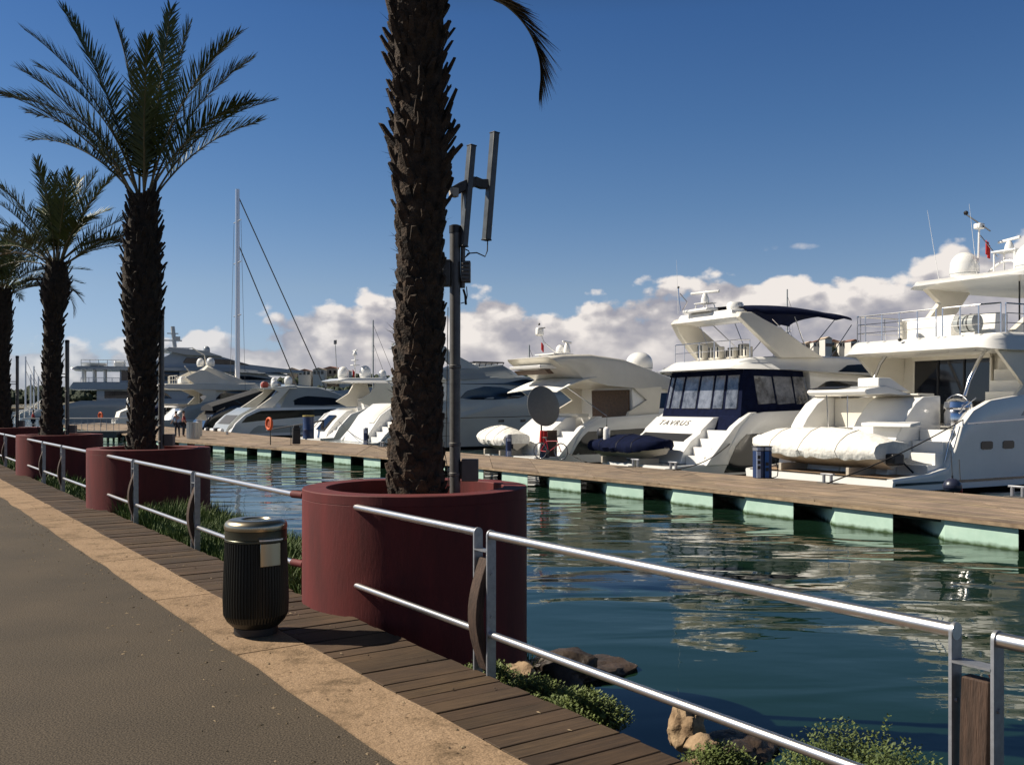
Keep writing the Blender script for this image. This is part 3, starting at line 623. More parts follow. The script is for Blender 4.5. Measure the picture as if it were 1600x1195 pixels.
for i in range(ND):
    seg_s = rnd.uniform(.92, 1.08); z0 = rnd.uniform(-.006, .006)
    for k in range(NP):
        f0 = k / NP; f1 = (k + .93) / NP
        a, b, c, d_ = lerp2(fr[i], bk[i], f0), lerp2(fr[i + 1], bk[i + 1], f0), lerp2(fr[i + 1], bk[i + 1], f1), lerp2(fr[i], bk[i], f1)
        a, b = lerp2(a, b, .007), lerp2(a, b, .993); d_, c = lerp2(d_, c, .007), lerp2(d_, c, .993)
        sh = seg_s * rnd.uniform(.72, 1.18); items.append(([dl(p, 0) for p in (a, b, c, d_)], ZD - ZW + z0 + rnd.uniform(-.003, .003), .04, (sh, sh * rnd.uniform(.95, 1), sh * rnd.uniform(.9, 1)), 2.9, .15))
dk = planks('deck', items, plank_mat('pontoon_wood', (.14, .11, .085), (.39, .31, .235), .8, .5), 0); dk.parent = dth
BEAM = mat('pontoon_beam', (.16, .11, .07), .85, c2=(.34, .25, .16), vscale=2.2)
for A_, B_ in ((fr, bk), (bk, fr)):
    m = M()
    for i in range(ND):
        a, b = A_[i], A_[i + 1]; n_ = Vector((A_[i][0] - B_[i][0], A_[i][1] - B_[i][1], 0)).normalized(); q = []
        for z in (ZD - .045, ZD - .115):
            for off in (-.05, .05): q += [(a[0] + n_.x * off, a[1] + n_.y * off, z), (b[0] + n_.x * off, b[1] + n_.y * off, z)]
        q = [dl(v, v[2]) for v in q]; m.add(q, [(0, 1, 3, 2), (4, 5, 7, 6), (0, 1, 5, 4), (2, 3, 7, 6), (0, 2, 6, 4), (1, 3, 7, 5)])
    m.build('edge_beam', BEAM, dth)
m = M()
for i in range(ND):
    q = [dl(p, z) for z in (ZD - .118, ZD - .20) for p in (lerp2(fr[i], bk[i], .05), lerp2(fr[i + 1], bk[i + 1], .05), lerp2(fr[i + 1], bk[i + 1], .95), lerp2(fr[i], bk[i], .95))]
    m.add(q, [(0, 1, 2, 3), (4, 5, 6, 7), (0, 1, 5, 4), (2, 3, 7, 6), (1, 2, 6, 5), (3, 0, 4, 7)])
m.build('steel_frame', mat('pontoon_frame', (.02, .035, .03), .7), dth)
def float_mat():
    m_ = mat('float_mint', (.36, .53, .44), .6, c2=(.47, .64, .54), vscale=1.6); t = m_.node_tree; p = t.nodes['Principled BSDF']
    src = p.inputs['Base Color'].links[0].from_socket; tcn = t.nodes.new('ShaderNodeTexCoord'); sp = t.nodes.new('ShaderNodeSeparateXYZ'); t.links.new(tcn.outputs['Object'], sp.inputs[0])
    n = t.nodes.new('ShaderNodeTexNoise'); n.inputs['Scale'].default_value = 5; t.links.new(tcn.outputs['Object'], n.inputs[0])
    z = math_node(t, 'ADD', sp.outputs[2], math_node(t, 'MULTIPLY', n.outputs[0], .10)); r = t.nodes.new('ShaderNodeMapRange'); t.links.new(z, r.inputs[0]); r.inputs[1].default_value = .06; r.inputs[2].default_value = .14
    mx_ = t.nodes.new('ShaderNodeMix'); mx_.data_type = 'RGBA'; t.links.new(r.outputs[0], mx_.inputs[0]); mx_.inputs[6].default_value = (.035, .07, .02, 1); t.links.new(src, mx_.inputs[7]); t.links.new(mx_.outputs[2], p.inputs['Base Color']); return m_
FM = float_mat()
for i in range(ND):
    m = M(); q = []
    for z in (ZD - .30, ZW - .35):
        for f, g_ in ((.015, .22), (.015, .78), (.96, .78), (.96, .22)): q.append(dl(lerp2(lerp2(fr[i], fr[i + 1], g_), lerp2(bk[i], bk[i + 1], g_), f), z))
    # the float face stands from just below the beam to under water
    q = [(x, y, (ZD - .125 - ZW) if k < 4 else z) for k, (x, y, z) in enumerate(q)]
    m.add(q, [(0, 1, 2, 3), (7, 6, 5, 4), (0, 4, 5, 1), (1, 5, 6, 2), (2, 6, 7, 3), (3, 7, 4, 0)]); m.build('float', FM, dth, smooth=0, bevel=.02)

# ------------------------------------------------------------------ boats
def boat(name, label, cat, o, fwd, group=None):
    return thing(name, label, cat, (o[0], o[1], ZW), math.atan2(fwd[1], fwd[0]), group)
def hull(th, st, mats, name='hull', tw=.22, boot=.16):
    """st: (x, half beam at sheer, sheer z, half beam at water, inner deck z or None)"""
    rings = []
    for x, hb, zs, hw, dz in st:
        t_ = min(tw, hb * .5); dz = zs - .05 if dz is None else dz
        half = [(0, -.45), (hw * .75, -.30), (hw, boot - .02), (hw * 1.003, boot + .05), (hw + (hb - hw) * .35, boot + (zs - boot) * .30 + .02), (hw + (hb - hw) * .75, boot + (zs - boot) * .68), (hb, zs - .06), (hb - .03, zs), (hb - t_, zs), (hb - t_ - .01, dz)]
        rings.append([(x, -y, z) for y, z in half] + [(x, y, z) for y, z in half[::-1][:-1]])
    m = M(); n = len(rings[0]); m.loft(rings, mf=lambda k: 1 if k < 2 or k >= n - 2 else 0)
    return m.build(name, mats, th, smooth=40)
def body(th, st, mt, name='superstructure', rr_=.12, nc=4, smooth=45):
    """st: (x at base, x at top, z base, z top, half width base, half width top)"""
    rings = []
    for xb, xt, zb, zt, hb, ht in st:
        H_ = zt - zb; r = min(rr_, H_ * .45, ht * .9); pts_ = [(hb, 0.0), (hb + (ht - hb) * .5, .5 * (1 - r / H_))]
        for k in range(nc + 1):
            a = math.pi / 2 * k / nc; pts_.append((ht - r + r * math.cos(a), 1 - r / H_ + r / H_ * math.sin(a)))
        crown = .0
        half = [(xb + (xt - xb) * f, y, zb + H_ * f) for y, f in pts_]
        rings.append([(x, -y, z) for x, y, z in half] + [(x, y, z) for x, y, z in half[::-1]])
    m = M(); m.loft(rings); return m.build(name, mt, th, smooth=smooth)
def side_window(bodies, poly, name='window', mt=None, parent=None, side=-1, nx=14, nz=5, out_=.02, y_far=8):
    """tinted glass lying on the side of a body; poly in (x, z)"""
    dg = []
    trees = []
    for b_ in bodies: trees.append(BVHTree.FromPolygons([v.co for v in b_.data.vertices], [p.vertices[:] for p in b_.data.polygons]))
    xs = [p[0] for p in poly]; x0, x1 = min(xs), max(xs); rows = []
    for i in range(nx + 1):
        x = x0 + .002 + (x1 - x0 - .004) * i / nx; zz = []
        for (ax_, az_), (bx_, bz_) in zip(poly, poly[1:] + poly[:1]):
            if (ax_ - x) * (bx_ - x) <= 0 and ax_ != bx_: zz.append(az_ + (bz_ - az_) * (x - ax_) / (bx_ - ax_))
        if len(zz) < 2: continue
        rows.append((x, min(zz), max(zz)))
    g_ = []
    for x, za, zb in rows:
        r = []
        for k in range(nz + 1):
            z = za + (zb - za) * k / nz; best = None
            for T in trees:
                hit = T.ray_cast(Vector((x, side * y_far, z)), Vector((0, -side, 0)))
                if hit[0] is not None and (best is None or hit[0].y * side > best): best = hit[0].y * side
            r.append((x, best, z))
        g_.append(r)
    ok = [p[1] for r in g_ for p in r if p[1] is not None]
    if not ok: return None
    last = ok[0]; m = M(); vs = []
    for off in (out_, -.03):
        for r in g_:
            for x, y, z in r:
                if y is None: y = last
                last = y; vs.append((x, side * (y + off), z))
    A, B = len(g_), nz + 1; n = A * B; fs = []
    for i in range(A - 1):
        for k in range(nz): a = i * B + k; fs.append((a, a + B, a + B + 1, a + 1)); fs.append((n + a, n + a + 1, n + a + B + 1, n + a + B))
    for i in range(A - 1):
        for k in (0, nz): a = i * B + k; fs.append((a, a + B, a + B + n, a + n))
    for i in (0, A - 1):
        for k in range(nz): a = i * B + k; fs.append((a, a + 1, a + 1 + n, a + n))
    m.add(vs, fs); return m.build(name, mt or GLASS, parent, smooth=30)
def rail(th, path, h_, name='handrail', posts=6, r=.016, mids=2, mt=None):
    path = [Vector(p) for p in path]; m = M(); m.tube([p + Vector((0, 0, h_)) for p in path], r, 8)
    for k in range(mids): m.tube([p + Vector((0, 0, h_ * (k + 1) / (mids + 1))) for p in path], r * .6, 6)
    ds = [0]
    for a, b in zip(path, path[1:]): ds.append(ds[-1] + (b - a).length)
    for k in range(posts + 1):
        d = ds[-1] * k / posts; i = max(j for j in range(len(path) - 1) if ds[j] <= d + 1e-6); f = (d - ds[i]) / max(1e-6, ds[i + 1] - ds[i]); p = path[i].lerp(path[i + 1], f); m.tube([p, p + Vector((0, 0, h_))], r, 6)
    return m.build(name, mt or STEEL, th)
def dome(th, c, r, h_=None, mt=None, name='radome'):
    h_ = h_ or r * 2.1; pr = [(r * .80, 0), (r * .86, h_ * .03), (r * .98, h_ * .14), (r * 1.0, h_ * .16), (r, h_ * .45)]
    for k in range(1, 9): a = math.pi / 2 * k / 8; pr.append((max(.002, r * math.cos(a)), h_ * .45 + h_ * .55 * math.sin(a)))
    m = M(); m.lathe(pr, c, 24); o = m.build(name, mt or WHITE, th, smooth=50)
    m = M(); m.lathe([(r * 1.004, h_ * .165), (r * 1.01, h_ * .175), (r * 1.01, h_ * .185), (r * 1.004, h_ * .20)], c, 24); m.build('band', GREYW, o); return o
def radar(th, c, ln=1.3, ang=20, pedestal=.35, mt=None):
    m = M(); c = Vector(c); m.lathe([(.16, 0), (.17, .02), (.15, pedestal * .6), (.10, pedestal), (.06, pedestal + .06)], c, 16); o = m.build('radar_pedestal', mt or WHITE, th)
    m = M(); m.box(c + Vector((0, 0, pedestal + .10)), (ln, .10, .10), rz=R(ang)); m.build('radar_bar', mt or WHITE, o, bevel=.03); return o
def whip(th, a, b, r=.010, mt=None, name='whip_antenna'):
    m = M(); m.tube([a, b], [r, r * .4], 6); return m.build(name, mt or WHITE, th)
def stairs(th, x0, z0, x1, z1, n, y0, y1, mt=WHITE):
    m = M(); 
    pr = [(x0, z0 - .25)]
    for k in range(n): xa = x0 + (x1 - x0) * k / n; za = z0 + (z1 - z0) * (k + 1) / n; pr += [(xa, z0 + (z1 - z0) * k / n), (xa, za)]
    pr += [(x1 + .3, z1), (x1 + .3, z0 - .25)]
    q = []
    for p in pr:
        if not q or q[-1] != p: q.append(p)
    m.prism(q, y0, y1); return m.build('stairs', mt, th, smooth=0, bevel=.012)
def slab(th, name, poly, y0, y1, mt, lean=0, zref=0, bevel=.03, parent=None):
    m = M(); m.prism(poly, y0, y1, lean=lean, zref=zref); return m.build(name, mt, parent or th, smooth=30, bevel=bevel)
def bar(th, name, pts_, r, mt=STEEL, n=8): m = M(); m.tube(pts_, r, n); return m.build(name, mt, th)
def flag(th, a, name='ensign', sz=(.5, .32), mt=REDP):
    m = M(); a = Vector(a); n = 8; vs = []
    for i in range(n + 1):
        for k in (0, 1): vs.append(a + Vector((sz[0] * i / n * .35, .05 * math.sin(i * 1.3), -sz[1] * k - .45 * sz[0] * i / n)))
    vs += [v + Vector((0, .008, 0)) for v in vs]
    fs = [(2 * i, 2 * i + 1, 2 * i + 3, 2 * i + 2) for i in range(n)] + [(2 * i + 18, 2 * i + 20, 2 * i + 21, 2 * i + 19) for i in range(n)]
    m.add(vs, fs); return m.build(name, mt, th, smooth=60)
def text(th, body_, mtx, size, mt, name='name_lettering', depth=.004):
    cu = bpy.data.curves.new('t', 'FONT'); cu.body = body_; cu.size = size; cu.extrude = depth; cu.align_x = 'CENTER'; cu.align_y = 'CENTER'; cu.space_character = 1.25
    o = bpy.data.objects.new('t', cu); col.objects.link(o); dg = bpy.context.evaluated_depsgraph_get(); me = bpy.data.meshes.new_from_object(o.evaluated_get(dg)); bpy.data.objects.remove(o)
    me.materials.clear(); me.materials.append(mt); q = bpy.data.objects.new(name, me); col.objects.link(q); q.parent = th; q.matrix_local = mtx; return q

# ---- yacht A: the big flybridge yacht at the right
FA = (.876, .482); OA = (9.7, 30.5)
A = boat('motor_yacht', 'large white flybridge yacht at the right with an open stern garage and a hardtop', 'motor yacht', OA, FA, 'white motor yachts moored at the pontoon')
hA = hull(A, [(-.02, 3.1, .50, 3.05, .46), (1.6, 3.12, .62, 3.07, .50), (2.45, 3.12, .78, 3.08, .50), (2.8, 3.12, 1.40, 3.08, .5), (3.1, 3.12, 2.05, 3.08, 1.9), (3.66, 3.13, 2.52, 3.08, 1.95), (4.5, 3.14, 2.84, 3.08, 1.95), (6.2, 3.15, 3.04, 3.08, 1.95),
              (10, 3.16, 3.10, 3.05, 2.0), (15, 3.05, 3.3, 2.8, 3.2), (19, 2.6, 3.5, 2.1, 3.4), (22.5, 1.6, 3.7, 1.0, 3.6), (25, .25, 3.85, .08, 3.8)], [WHITE, BOOT], boot=.14)
m = M(); m.add([(.12, -2.9, .515), (2.6, -2.9, .515), (2.6, 2.9, .515), (.12, 2.9, .515)], [(0, 1, 2, 3)]); m.build('platform_deck', TEAK, hA)
for x0, x1 in ((3.99, 4.57), (5.08, 5.66)): side_window([hA], [(x0, 1.34), (x0 + .08, 1.30), (x1 - .08, 1.30), (x1, 1.34), (x1, 1.52), (x1 - .08, 1.56), (x0 + .08, 1.56), (x0, 1.52)], 'porthole', GLASS, hA, nx=16)
side_window([hA], [(3.3, 2.10), (14, 2.55), (14, 2.59), (3.3, 2.14)], 'rubbing_strake', STEEL, hA, nx=40, nz=1)
side_window([hA], [(0.1, .30), (14, .34), (14, .42), (.1, .38)], 'waterline_stripe', NAVYH, hA, nx=30, nz=1)
side_window([hA], [(6.0, 2.35), (12, 2.62), (12, 2.92), (6.4, 2.8)], 'bulwark_recess', GREYW, hA, nx=20, nz=3, out_=.012)
# transom: curved block with an open garage, stairs on the near side
curve = [(1.35, .5), (1.45, .95), (1.75, 1.6), (2.2, 2.25), (2.7, 2.75), (3.1, 2.97), (3.9, 3.0), (3.9, .5)]
slab(A, 'transom', curve, -1.75, .15, WHITE)
slab(A, 'transom', curve, 2.35, 2.95, WHITE)
slab(A, 'transom_sill', [(1.35, .5), (1.45, .95), (1.78, 1.62), (3.9, 1.62), (3.9, .5)], .18, 2.32, WHITE)
slab(A, 'garage_back', [(3.5, 1.66), (3.5, 2.95), (3.85, 2.95), (3.85, 1.66)], .18, 2.32, CREAM)
slab(A, 'garage_floor_gear', [(2.3, 1.64), (2.3, 1.80), (2.6, 1.92), (3.2, 1.85), (3.3, 1.64)], .5, 1.5, BLACK)
gd = slab(A, 'garage_door', [(1.15, 3.02), (1.05, 3.12), (1.1, 3.2), (2.0, 3.32), (3.2, 3.06), (3.3, 2.99), (2.2, 3.06)], -1.15, 1.3, WHITE)
slab(A, 'door_box', [(1.75, 3.30), (1.75, 3.58), (2.3, 3.58), (3.3, 3.12), (2.0, 3.25)], -1.1, -.25, WHITE, parent=gd)
slab(A, 'door_slot', [(1.1, 3.22), (1.1, 3.25), (1.7, 3.32), (1.7, 3.29)], .0, 1.2, BLACK, parent=gd, bevel=0)
bar(A, 'door_strut', [(1.9, .3, 1.65), (1.9, .3, 3.06)], .018); bar(A, 'door_strut', [(2.0, 1.2, 1.65), (1.9, 1.2, 3.06)], .018)
slab(A, 'coaming_cushion', [(3.0, 3.0), (3.0, 3.07), (3.8, 3.07), (3.8, 3.0)], -1.6, 2.8, CREAM)
slab(A, 'passerelle', [(1.5, 2.0), (1.5, 2.12), (2.0, 2.18), (2.0, 2.04)], -2.5, -.6, WHITE)
stairs(A, 1.75, .5, 3.2, 1.92, 4, -2.9, -1.78)
bar(A, 'stair_handrail', [(2.5, -2.95, 1.0), (2.65, -2.95, 1.5), (3.0, -2.96, 2.15)], .02); bar(A, 'stair_handrail', [(3.1, -3.0, 2.45), (3.3, -3.0, 2.65), (3.9, -3.0, 2.92)], .02)
m = M(); m.lathe([(.04, 0), (.40, .03), (.42, .1), (.42, .42), (.36, .55), (.40, .6), (.44, .62), (.40, .8), (.25, .9), (.02, .92)], (3.95, -2.35, 2.0), 24); m.build('mooring_winch', STEEL, A)
bar(A, 'winch_guard', [(3.9, -2.75, 2.4)] + [(3.9, -2.35 - .48 * math.cos(math.pi * k / 8), 2.55 + .48 * math.sin(math.pi * k / 8)) for k in range(9)], .02)
# cockpit bulkhead with dark glass doors, wing struts, flybridge
bulk = body(A, [(7.6, 7.75, 1.95, 4.6, 2.75, 2.7), (8.5, 8.5, 1.95, 4.6, 2.78, 2.7), (14, 13.5, 2.6, 4.7, 2.6, 2.3), (19, 16.4, 3.2, 4.6, 1.9, 1.3), (20.6, 17.2, 3.3, 4.2, 1.0, .6)], CREAM, 'saloon')
slab(A, 'saloon_door', [(7.50, 2.05), (7.56, 4.35), (7.62, 4.35), (7.62, 2.05)], -1.0, 2.1, GLASS, bevel=0)
for y0 in (-1.06, -.02, 1.05, 2.1): slab(A, 'door_frame', [(7.46, 2.0), (7.52, 4.42), (7.6, 4.42), (7.6, 2.0)], y0, y0 + .06, CREAM if y0 in (-1.06, 2.1) else BLACK, bevel=0)
slab(A, 'door_head', [(7.45, 4.36), (7.45, 4.50), (7.6, 4.50), (7.6, 4.36)], -1.06, 2.16, CREAM, bevel=0)
for sg in (-1, 1): slab(A, 'wing_bulkhead', [(5.2, 4.5), (6.6, 3.35), (5.6, 2.6), (5.75, 2.5), (8.2, 2.5), (8.2, 4.55)], sg * 2.72, sg * 2.86, CREAM, bevel=.02)
stairs(A, 6.0, 2.0, 7.4, 4.3, 6, -2.65, -1.55, CREAM)
bar(A, 'stainless_strut', [(4.9, -1.9, 3.0), (5.05, -1.95, 3.5), (5.5, -2.0, 4.2), (5.9, -2.0, 4.6)], .06, STEEL, 12)
bar(A, 'stainless_strut', [(4.9, 1.9, 3.0), (5.05, 1.95, 3.5), (5.5, 2.0, 4.2), (5.9, 2.0, 4.6)], .06, STEEL, 12)
fly = body(A, [(4.55, 4.75, 4.56, 4.74, 2.6, 2.5), (4.75, 5.1, 4.50, 5.02, 3.0, 2.85), (5.5, 5.7, 4.48, 5.08, 3.12, 3.0), (8, 8.2, 4.5, 5.12, 3.14, 3.0), (13, 13, 4.6, 5.5, 3.0, 2.7), (16.5, 15.8, 4.6, 5.6, 2.2, 1.8), (18.4, 16.8, 4.6, 5.2, 1.2, .8)], WHITE, 'flybridge', rr_=.22)
for y in (-2.2, -1.2, -.1, 1.0, 2.1):
    m = M(); m.lathe([(.05, 0), (.055, -.012), (.03, -.02)], (5.0, y, 4.50), 12); m.build('downlight', STEEL, fly)
m = M(); m.ball((4.85, .6, 5.0), .07, 10); m.build('deck_light', BLACK, fly)
rail(A, [(5.3, 2.85, 5.05), (5.0, 2.5, 5.02), (5.0, -.75, 5.02)], .95, 'handrail', 5, .025, 2)
rail(A, [(5.0, -1.0, 5.02), (5.0, -2.4, 5.02), (5.4, -2.85, 5.05)], .95, 'handrail', 3, .025, 2)
rail(A, [(5.6, -2.88, 5.05), (8.5, -2.88, 5.08)], .95, 'handrail', 3, .025, 2); rail(A, [(5.5, 2.88, 5.05), (9.5, 2.88, 5.08)], .95, 'handrail', 3, .025, 2)
slab(A, 'flybridge_seat', [(6.0, 5.08), (6.0, 5.5), (6.2, 5.85), (6.6, 5.85), (6.6, 5.55), (7.4, 5.5), (7.4, 5.08)], -.6, 1.6, WHITE)
slab(A, 'wet_bar', [(5.9, 5.08), (5.95, 5.75), (6.6, 5.75), (6.6, 5.08)], -2.3, -1.0, WHITE)
m = M(); m.lathe([(.05, 0), (.14, .02), (.16, .25), (.14, .55), (.18, .62), (.05, .66)], (5.5, 1.0, 5.05), 14); m.build('searchlight', CREAM, A)
m = M(); m.tube([(5.35, -1.35, 5.42), (5.35, -2.05, 5.42)], .30, 18); o_ = m.build('life_raft', GREYW, A)
m = M(); m.tube([(5.35, -1.52, 5.42), (5.35, -1.56, 5.42)], .31, 18); m.build('strap', BLACK, o_); m = M(); m.tube([(5.35, -1.82, 5.42), (5.35, -1.86, 5.42)], .31, 18); m.build('strap', BLACK, o_)
for sg in (-1, 1):
    slab(A, 'hardtop_leg', [(4.2, 4.7), (6.4, 4.7), (8.4, 6.95), (5.6, 6.95), (6.6, 6.4), (5.9, 5.7)], sg * 2.05, sg * 2.30, CREAM, lean=.06, zref=5)
bar(A, 'hardtop_strut', [(9.5, -2.2, 5.1), (8.7, -2.1, 6.9)], .05); bar(A, 'hardtop_strut', [(6.6, -1.2, 5.1), (6.6, -1.2, 6.9)], .03, BLACK)
ht = body(A, [(4.9, 5.2, 6.90, 7.0, 1.9, 1.8), (5.3, 5.4, 6.86, 7.14, 2.35, 2.2), (8, 8, 6.86, 7.22, 2.5, 2.35), (12, 12, 6.9, 7.24, 2.4, 2.2), (13.3, 13.1, 6.96, 7.1, 1.9, 1.8)], WHITE, 'hardtop', rr_=.1)
dome(A, (6.7, 1.05, 7.2), .52, 1.02); dome(A, (6.9, -1.45, 7.2), .52, 1.02)
bar(A, 'radar_hoop', [(7.2, .62 - 1.9 * k / 10, 7.2 + .55 * math.sin(math.pi * k / 10)) for k in range(11)], .045, WHITE)
m = M()
for x, y in ((7.0, .05), (7.0, -.75), (7.6, .05), (7.6, -.75)): m.tube([(x, y, 7.2), (x, y, 8.1)], .03, 8)
m.box((7.3, -.35, 8.1), (.75, .95, .05)); m.build('mast_frame', WHITE, A); radar(A, (7.3, -.35, 8.12), 1.2, 70, .3)
bar(A, 'mast_light_pole', [(7.0, .7, 7.2), (7.0, .65, 9.1)], .035, WHITE); m = M(); m.box((7.0, .65, 9.15), (.3, .3, .22)); m.build('horn_box', WHITE, A, bevel=.05)
bar(A, 'anemometer_arm', [(7.0, .2, 8.9), (7.0, 1.2, 9.7)], .025, BLACK); m = M(); m.ball((7, 1.2, 9.75), .09, 8); m.build('anemometer', BLACK, A)
bar(A, 'mast_stay', [(7.0, .6, 8.8), (7.0, -.1, 7.9)], .02, STEEL)
flag(A, (7.0, .35, 8.6), 'ensign', (.45, .5))
for a, b in (((5.9, 1.55, 7.2), (5.9, 2.05, 9.9)), ((6.6, .45, 7.2), (6.7, .85, 10.0)), ((7.4, -1.0, 7.2), (7.5, -.85, 9.9)), ((6.2, -2.0, 7.2), (6.2, -1.9, 10.4))): whip(A, a, b, .012)

for ch in A.children:
    if ch.name.split('.')[0] in ('hardtop', 'hardtop_leg', 'hardtop_strut', 'radome', 'radar_hoop', 'mast_frame', 'radar_pedestal', 'mast_light_pole', 'horn_box', 'anemometer_arm', 'anemometer', 'mast_stay', 'ensign', 'whip_antenna'): ch.location = (2.3, 0, .25)
# ---- yacht B: navy canvas enclosure and sports arch
OB = (4.75, 35.9)
B = boat('motor_yacht', 'white yacht with a navy canvas cockpit enclosure, beside the big flybridge yacht', 'motor yacht', OB, FA, 'white motor yachts moored at the pontoon')
hB = hull(B, [(0, 2.35, .50, 2.3, .46), (1.2, 2.5, .55, 2.45, .48), (1.9, 2.6, .68, 2.5, .5), (2.3, 2.62, 1.25, 2.5, .5), (2.75, 2.64, 1.9, 2.52, 1.5), (3.3, 2.66, 2.34, 2.52, 1.6), (3.9, 2.66, 2.44, 2.52, 1.6), (6, 2.68, 2.5, 2.5, 2.4), (10, 2.62, 2.62, 2.4, 2.5), (14, 2.2, 2.85, 1.8, 2.8), (17, 1.3, 3.05, .8, 3.0), (19, .2, 3.2, .05, 3.1)], [WHITE, BOOT])
# the lower hull side carries a dark paint panel
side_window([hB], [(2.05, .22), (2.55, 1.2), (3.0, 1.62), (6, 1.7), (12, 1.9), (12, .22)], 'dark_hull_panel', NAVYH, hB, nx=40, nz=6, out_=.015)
tb = [(1.15, .5), (1.25, .9), (1.65, 1.35), (2.1, 1.62), (2.15, 1.75), (2.75, 2.22), (3.2, 2.25), (3.2, .5)]
slab(B, 'transom', tb, -1.15, 2.4, WHITE)
sm = Matrix(((0, -1 * 0, 0, 0), (0, 0, 0, 0), (0, 0, 0, 0), (0, 0, 0, 1)))
slab(B, 'transom_slot', [(1.60, 1.32), (2.02, 1.60), (2.25, 1.60), (2.25, 1.32)], -.75, 2.2, BLACK, bevel=0)
nrm = Vector((-.44, 0, .6)).normalized(); xa = Vector((0, -1, 0)); ya = nrm.cross(xa); mt = Matrix((xa, ya, nrm)).transposed().to_4x4(); mt.translation = Vector((2.44, .85, 1.985)) + nrm * .006
text(B, 'TAVRUS', mt, .44, mat('lettering', (.10, .09, .08), .5))
for sg in (-1, 1): slab(B, 'stern_wing', [(1.15, .5), (1.5, .9), (2.5, 1.9), (3.3, 2.42), (3.6, 2.44), (3.2, 1.9), (2.3, 1.0), (2.2, .5)], sg * 2.28, sg * 2.60, WHITE)
stairs(B, 1.35, .5, 2.7, 1.75, 4, -2.25, -1.2)
cvp = body(B, [(3.0, 3.35, 2.2, 4.05, 2.35, 2.15), (3.6, 3.6, 2.2, 4.08, 2.48, 2.30), (6.4, 6.2, 2.45, 4.05, 2.50, 2.34), (6.8, 6.4, 2.5, 4.0, 2.3, 2.1)], NAVY, 'canvas_enclosure', rr_=.08)
slab(B, 'canvas_skirt', [(3.0, 2.3), (2.7, 1.6), (3.0, 1.1), (3.4, 2.3)], -2.3, -1.15, NAVY)
def aft_x(z): return 3.0 + (z - 2.2) / 1.85 * .35
for y0, y1 in ((2.18, 1.98), (1.86, 1.30), (1.16, .30), (.16, -.62), (-.74, -1.30), (-1.46, -2.12)):
    za, zb = 2.56, 3.84; e_ = .03; f = lambda z: (z - 2.2) / 1.85
    q = [(aft_x(z) - o_, y * (1 - .07 * f(z)), z) for o_ in (.035, -.02) for z in (za, zb) for y in (y0, y1)]
    m = M(); m.add(q, [(0, 1, 3, 2), (4, 5, 7, 6), (0, 1, 5, 4), (2, 3, 7, 6), (0, 2, 6, 4), (1, 3, 7, 5)]); m.build('vinyl_window', CLEAR, cvp, bevel=.02)
for x0, x1 in ((3.72, 4.55), (4.68, 5.55), (5.68, 6.3)): side_window([cvp], [(x0, 2.72), (x1 + .1, 2.78), (x1, 3.78), (x0 - .05, 3.80)], 'vinyl_window', CLEAR, cvp, nx=8, out_=.025)
flyB = body(B, [(2.5, 3.1, 4.06, 4.16, 2.2, 2.0), (2.75, 3.3, 4.05, 4.40, 2.45, 2.1), (3.4, 3.6, 4.05, 4.50, 2.62, 2.30), (5.2, 5.2, 4.05, 4.60, 2.66, 2.30), (7.5, 7.3, 3.98, 4.66, 2.62, 2.2), (10.5, 9.6, 3.92, 4.66, 2.4, 1.9), (12.8, 11.4, 3.85, 4.4, 1.8, 1.3), (14.2, 12.8, 3.75, 4.05, 1.0, .7)], WHITE, 'flybridge', rr_=.25)
cab = body(B, [(6.6, 6.6, 2.45, 4.05, 2.45, 2.3), (10, 9.6, 2.5, 3.95, 2.4, 2.1), (13, 12, 2.7, 3.8, 2.0, 1.4), (15.5, 13.6, 2.85, 3.6, 1.2, .8)], WHITE, 'saloon')
side_window([cab], [(6.7, 2.75), (6.8, 3.3), (7.6, 3.66), (9.2, 3.66), (12, 3.4), (13.2, 3.0), (11.5, 2.75)], 'window', GLASS, cab, nx=24)
side_window([flyB], [(7.9, 4.02), (8.9, 4.32), (10.6, 4.42), (11.4, 4.30), (10.8, 4.02)], 'window', GLASS, flyB, nx=18)
for sg in (-1, 1):
    m = M(); rings = []
    outer = [(5.0, 4.5), (4.40, 4.95), (3.75, 5.50), (3.2, 6.05), (3.35, 6.22)]; inner = [(7.3, 4.55), (6.1, 5.1), (5.2, 5.62), (4.4, 6.0), (3.9, 6.24)]
    for (x0, z0), (x1, z1) in zip(outer, inner):
        f = (z0 - 4.5) / 1.7; y = 2.28 - .42 * f * f; w_ = .15
        rings.append([(x0, sg * (y + w_), z0), (x1, sg * (y + w_), z1), (x1, sg * (y - w_), z1 + .02), (x0, sg * (y - w_), z0 + .02)])
    m.loft(rings); m.build('arch_leg', CREAM, B, bevel=.04)
body(B, [(3.05, 3.15, 6.02, 6.12, 1.7, 1.5), (3.2, 3.3, 6.02, 6.36, 2.0, 1.6), (3.9, 3.9, 6.05, 6.42, 2.0, 1.6), (4.5, 4.3, 5.95, 6.30, 1.95, 1.6)], WHITE, 'arch_top', rr_=.2)
rail(B, [(3.5, 2.1, 4.45), (3.3, 1.8, 4.45), (3.3, -1.9, 4.45), (3.7, -2.1, 4.45)], .72, 'handrail', 5, .018, 1)
rr = random.Random(2)
for k, (y, hgt) in enumerate(((1.2, .62), (.75, .5), (.2, .5), (-.3, .34), (-.62, .42), (-1.0, .55), (-1.4, .42))):
    c_ = (4.2 + .2 * (k % 2), y, 4.55); m = M(); m.box((c_[0], y, 4.55 + hgt / 2), (.32, .34, hgt)); o_ = m.build('folded_chair', CREAM, B, bevel=.04)
    m = M(); [m.box((c_[0] - .17, y + dy, 4.55 + hgt * .55), (.03, .05, hgt * .8)) for dy in (-.09, .09)]; m.build('strap', BLACK, o_)
